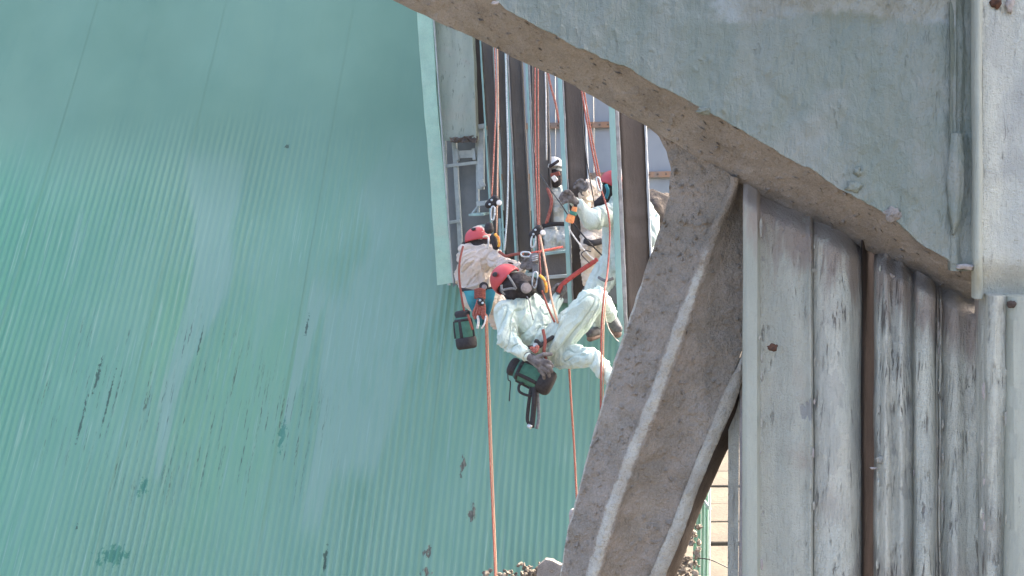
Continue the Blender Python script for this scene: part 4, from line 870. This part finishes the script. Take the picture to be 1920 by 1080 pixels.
ptube('loop', [(996, 724, 7.38), (993, 745, 7.37), (990, 770, 7.38), (989, 788, 7.38), (994, 796, 7.38)], 3.4, 'black', st, flat=.4)
ptube('webbing', [(1001, 726, 7.36), (1002, 745, 7.35), (1000, 775, 7.36), (997, 802, 7.36)], 5, 'black', st, flat=.4)
ptube('loop', [(1007, 728, 7.38), (1009, 755, 7.38), (1010, 785, 7.38), (1006, 804, 7.38)], 3, 'strap', st, flat=.4)
ptube('buckle', [(990, 798, 7.35), (996, 801, 7.34)], 4, 'metal', st)
o = ptube('cord', [(952, 698, 7.3), (953, 712, 7.29), (957, 716, 7.29), (956, 735, 7.3), (955, 752, 7.3)], 1.1, 'cable'); tag(o, 'thin black cord dangling from the collar of the front tool bag', 'cord')

def descender(px, py, d, label):
    t = thing('rope_grab', P(px, py, d), label, 'rope grab')
    blob('body', [((px - 8, py + 6, d), 7, (px + 4, py - 6, d), 7), ((px - 2, py + 6, d), 7, (px + 9, py, d), 6)], .005, 3, 'black', t)
    disc('cheek_plate', px + 12, py + 2, d - .04, V(.3, .2, -1), 5.5, 5, 'whitecable', t); disc('bolt', px - 2, py - 3, d - .045, V(0, 0, -1), 2.2, 4, 'metal', t, 8); disc('bolt', px - 6, py + 5, d - .045, V(0, 0, -1), 2.2, 4, 'metal', t, 8)
    return t
def carabiner(px, py, d, w_, h_, label, rot=0, mat='metal'):
    pts = []
    for k in range(17):
        a = 2 * math.pi * k / 16; x, y = w_ / 2 * (abs(math.cos(a)) ** .6) * math.copysign(1, math.cos(a)), h_ / 2 * math.sin(a)
        c, s_ = math.cos(R(rot)), math.sin(R(rot)); pts.append((px + x * c - y * s_, py + x * s_ + y * c, d))
    o = ptube('carabiner', pts, 1.7, mat, None, sub=2); return tag(o, label, 'carabiner', 'carabiners on the ropes')
def pulley(px, py, d, r, label):
    t = thing('pulley', P(px, py, d), label, 'pulley'); disc('plate', px, py, d, V(.1, .1, -1), r, 8, 'strap', t, 20, .9); disc('hub', px, py, d - .03, V(.1, .1, -1), r * .72, 6, 'filter', t); 
    for q in (-4, 0, 4): ptube('groove', [(px - 5, py + q + 1.5, d - .055), (px + 5, py + q - 1.5, d - .055)], 1., 'metal', t, sub=1)
    return t
descender(1006, 434, 7.7, 'black rope grab with white plate on the foremost worker\'s rope'); descender(924, 378, 8.5, 'black rope grab on the left worker\'s rope before the posts')
carabiner(1000, 452, 7.68, 8, 24, 'upright silver carabiner just below the front rope grab', 8); carabiner(1003, 525, 7.42, 9, 30, 'upright silver carabiner beside the respirator of the foremost worker', 6)
carabiner(986, 477, 8.1, 18, 9, 'silver carabiner lying level on the red sling', 4); carabiner(924, 400, 8.46, 7, 26, 'slim silver carabiner above the left worker\'s helmet', 4)
pulley(1003, 484, 7.62, 11, 'round grey pulley between the two rope workers'); 
o = blob('rope_protector', [((917, 424, 8.45), 8, (917, 430, 8.45), 9)], .006, 2, 'black'); tag(o, 'dark round shock pack above the left worker\'s helmet', 'shock pack')
o = ribbon('swivel_plate', [(998, 494, 7.66), (998, 512, 7.66)], [(1009, 494, 7.66), (1009, 512, 7.66)], 6, 6, 'strap', None, None, .001, 8, .02); tag(o, 'small grey plate hanging under the round pulley', 'plate')
hd_ = thing('ascender', P(1018, 540, 7.45), 'black ascender handle with yellow trim beside the foremost worker', 'ascender')
blob('grip', [((1011, 524, 7.44), 7, (1015, 545, 7.44), 8)], .005, 2, 'black', hd_); ptube('trim', [(1012, 516, 7.4), (1020, 524, 7.38), (1024, 536, 7.38), (1024, 548, 7.4)], 2.6, 'yellow', hd_)
h6 = thing('ascender', P(938, 455, 8.4), 'black ascender handle with yellow trim beside the left worker\'s helmet', 'ascender')
blob('grip', [((925, 446, 8.4), 7, (930, 462, 8.4), 7)], .006, 2, 'black', h6); ptube('trim', [(928, 439, 8.36), (934, 446, 8.34), (936, 456, 8.34), (935, 462, 8.36)], 2.6, 'yellow', h6)
tl = thing('hand_tool', P(1070, 418, 7.9), 'orange hand tool with green band held below the outstretched glove', 'tool')
disc('tool_head', 1069.5, 410, 7.9, V(.3, .95, -.1), 8.5, 15, 'toolor', tl); disc('tool_band', 1074.5, 399.5, 7.9, V(.3, .95, -.1), 7, 7, 'toolgr', tl, 18, 1); disc('tool_neck', 1077, 392, 7.9, V(.3, .95, -.1), 5.5, 9, 'toolor', tl); disc('tool_plug', 1079, 386, 7.9, V(.3, .95, -.1), 3.5, 6, 'black', tl)

def rope(pts, rpx, mat, label, cat='rope', group=None, **kw):
    o = ptube('rope' if cat == 'rope' else cat.replace(' ', '_'), pts, rpx, mat, None, origin=P(*pts[-1]), **kw); return tag(o, label, cat, group)
rope([(910, 588, 8.3), (913, 690, 8.35), (919, 860, 8.5), (925, 1000, 8.6), (930, 1130, 8.7)], 1.6, 'orange', 'long orange rope falling from the left worker down the corrugated wall')
rope([(913, 590, 8.33), (916.5, 690, 8.38), (922.5, 860, 8.53), (928, 1000, 8.63), (933, 1130, 8.73)], 1.4, 'tanrope', 'paler strand just right of the long orange rope below the left worker')
rope([(1066, 664, 7.6), (1070, 740, 7.7), (1076, 830, 7.8), (1081, 930, 7.9), (1084, 1000, 8.0), (1087, 1120, 8.1)], 2.0, 'orange', 'orange rope falling from under the foremost worker\'s thigh')
rope([(1004, 60, 8.0), (1003, 200, 7.9), (1005, 330, 7.8), (1009, 430, 7.7), (1012, 480, 7.6), (1014, 520, 7.5)], 1.4, 'redrope', 'red rope running down to the front rope grab')
rope([(1009, 70, 8.05), (1009, 200, 7.96), (1010, 330, 7.85), (1012, 432, 7.74)], 1.2, 'orange', 'orange strand beside the red rope above the front rope grab')
rope([(1012, 440, 7.66), (1022, 492, 7.55), (1034, 560, 7.45), (1046, 606, 7.36)], 2.0, 'tanrope', 'tan rope slanting from the front rope grab to the foremost worker\'s belly')
rope([(1016, 545, 7.4), (1028, 578, 7.34), (1040, 604, 7.3)], 2.0, 'brownrope', 'short brown line from the ascender to the foremost worker\'s belly')
rope([(1018, 80, 10.0), (1030, 150, 9.9), (1042, 196, 9.8), (1048, 230, 9.75)], 2.0, 'orange', 'slack orange rope slanting behind the wide post under the girder')
RP = [(1080, 100, 7.95), (1092, 180, 7.92), (1106, 260, 7.9), (1121, 335, 7.88), (1134, 376, 7.85), (1142, 410, 7.8), (1143, 450, 7.75), (1139, 510, 7.6), (1133, 550, 7.2), (1128, 610, 7.15), (1127, 700, 7.2), (1126, 790, 7.25), (1124, 900, 7.3)]
rope(RP, 1.7, 'redrope', 'long red rope passing before the stretched arm and the raised knee')
rope([(x + 4.5, y, d + .03) for x, y, d in RP[:4]], 1.6, 'orange', 'orange strand beside the long red rope, above its metal link')
rope([(x + 4.2, y, d + .03) for x, y, d in RP[8:]], 1.1, 'tanrope', 'thin pale strand beside the long red rope below the raised knee')
carabiner(1123, 345, 7.84, 7, 26, 'metal link on the long red rope beside the right red helmet', -12)
rope([(926, 60, 9.0), (930, 180, 8.9), (926, 290, 8.7), (922, 370, 8.55)], 1.3, 'orange', 'orange rope in front of the slim posts, leading to the left rope grab')
rope([(932, 60, 9.0), (934, 200, 8.9), (933, 330, 8.7), (931, 440, 8.5)], 1.4, 'tanrope', 'tan rope in front of the slim posts, ending at the left worker')
rope([(868, 462, 8.4), (862, 490, 8.32), (861, 520, 8.28), (866, 560, 8.26), (871, 586, 8.26)], 2.0, 'brownrope', 'red-brown line from the left worker\'s shoulder to the hanging tool bag')
rope([(877, 590, 8.12), (882, 605, 8.12), (886, 618, 8.14)], 2.2, 'brownrope', 'short brown cord on the side of the hanging tool bag')
rope([(936, 472, 8.35), (948, 480, 8.3), (960, 478, 8.25), (972, 476, 8.2), (980, 476, 8.15)], 2.8, 'brownrope', 'knotted brown sling from the left worker to the level carabiner')
rope([(992, 476, 8.12), (1010, 472, 8.2), (1030, 468, 8.4), (1054, 463, 8.7)], 2.6, 'redtape', 'thin red sling from the level carabiner toward the wide post', 'sling')
rope([(1046, 548, 7.95), (1056, 532, 7.95), (1085, 510, 7.97), (1106, 496, 7.98), (1120, 486, 8.0)], [.0, ][0] or 4.4, 'redtape', 'thick red webbing strap reaching up to the right worker\'s waist', 'strap', flat=.5)
rope([(948, 70, 10.0), (950, 180, 9.95), (953, 300, 9.9), (951, 400, 9.85), (946, 470, 9.8)], 1.6, 'paleroper', 'pale twisted line hanging along the third post')
rope([(1022, 110, 9.6), (1024, 200, 9.6), (1025, 300, 9.6)], 1.3, 'whitecable', 'thin white line just left of the white helmet', 'cable')
rope([(997, 100, 9.4), (999, 250, 9.4), (1006, 310, 9.2), (1024, 344, 8.7), (1050, 380, 8.2), (1080, 425, 8.0), (1112, 462, 8.0), (1128, 478, 8.1)], 1.2, 'cable', 'black air hose crossing from the posts to the right worker\'s waist', 'hose')
rope([(1067, 424, 7.92), (1070, 434, 7.92), (1090, 462, 7.95), (1106, 480, 7.98), (1120, 492, 8.0)], 1.5, 'whitecable', 'white cable from the orange hand tool to the right worker\'s waist', 'cable')
rope([(1106, 494, 7.95), (1094, 482, 7.93), (1090, 476, 7.93), (1098, 470, 7.94), (1108, 472, 7.96)], 1., 'cable', 'thin black cable loop beside the red strap at the right worker\'s waist', 'cable')
rope([(1091, 150, 8.9), (1093, 240, 8.9), (1100, 300, 8.9), (1108, 345, 8.9), (1116, 392, 8.95)], 1.1, 'cable', 'thin black cord hanging before the cream jacket', 'cord')
rope([(1128, 560, 7.1), (1140, 612, 7.5), (1152, 632, 7.7), (1160, 640, 7.8)], .9, 'whitecable', 'thin white lace line beside the raised boot', 'cord')
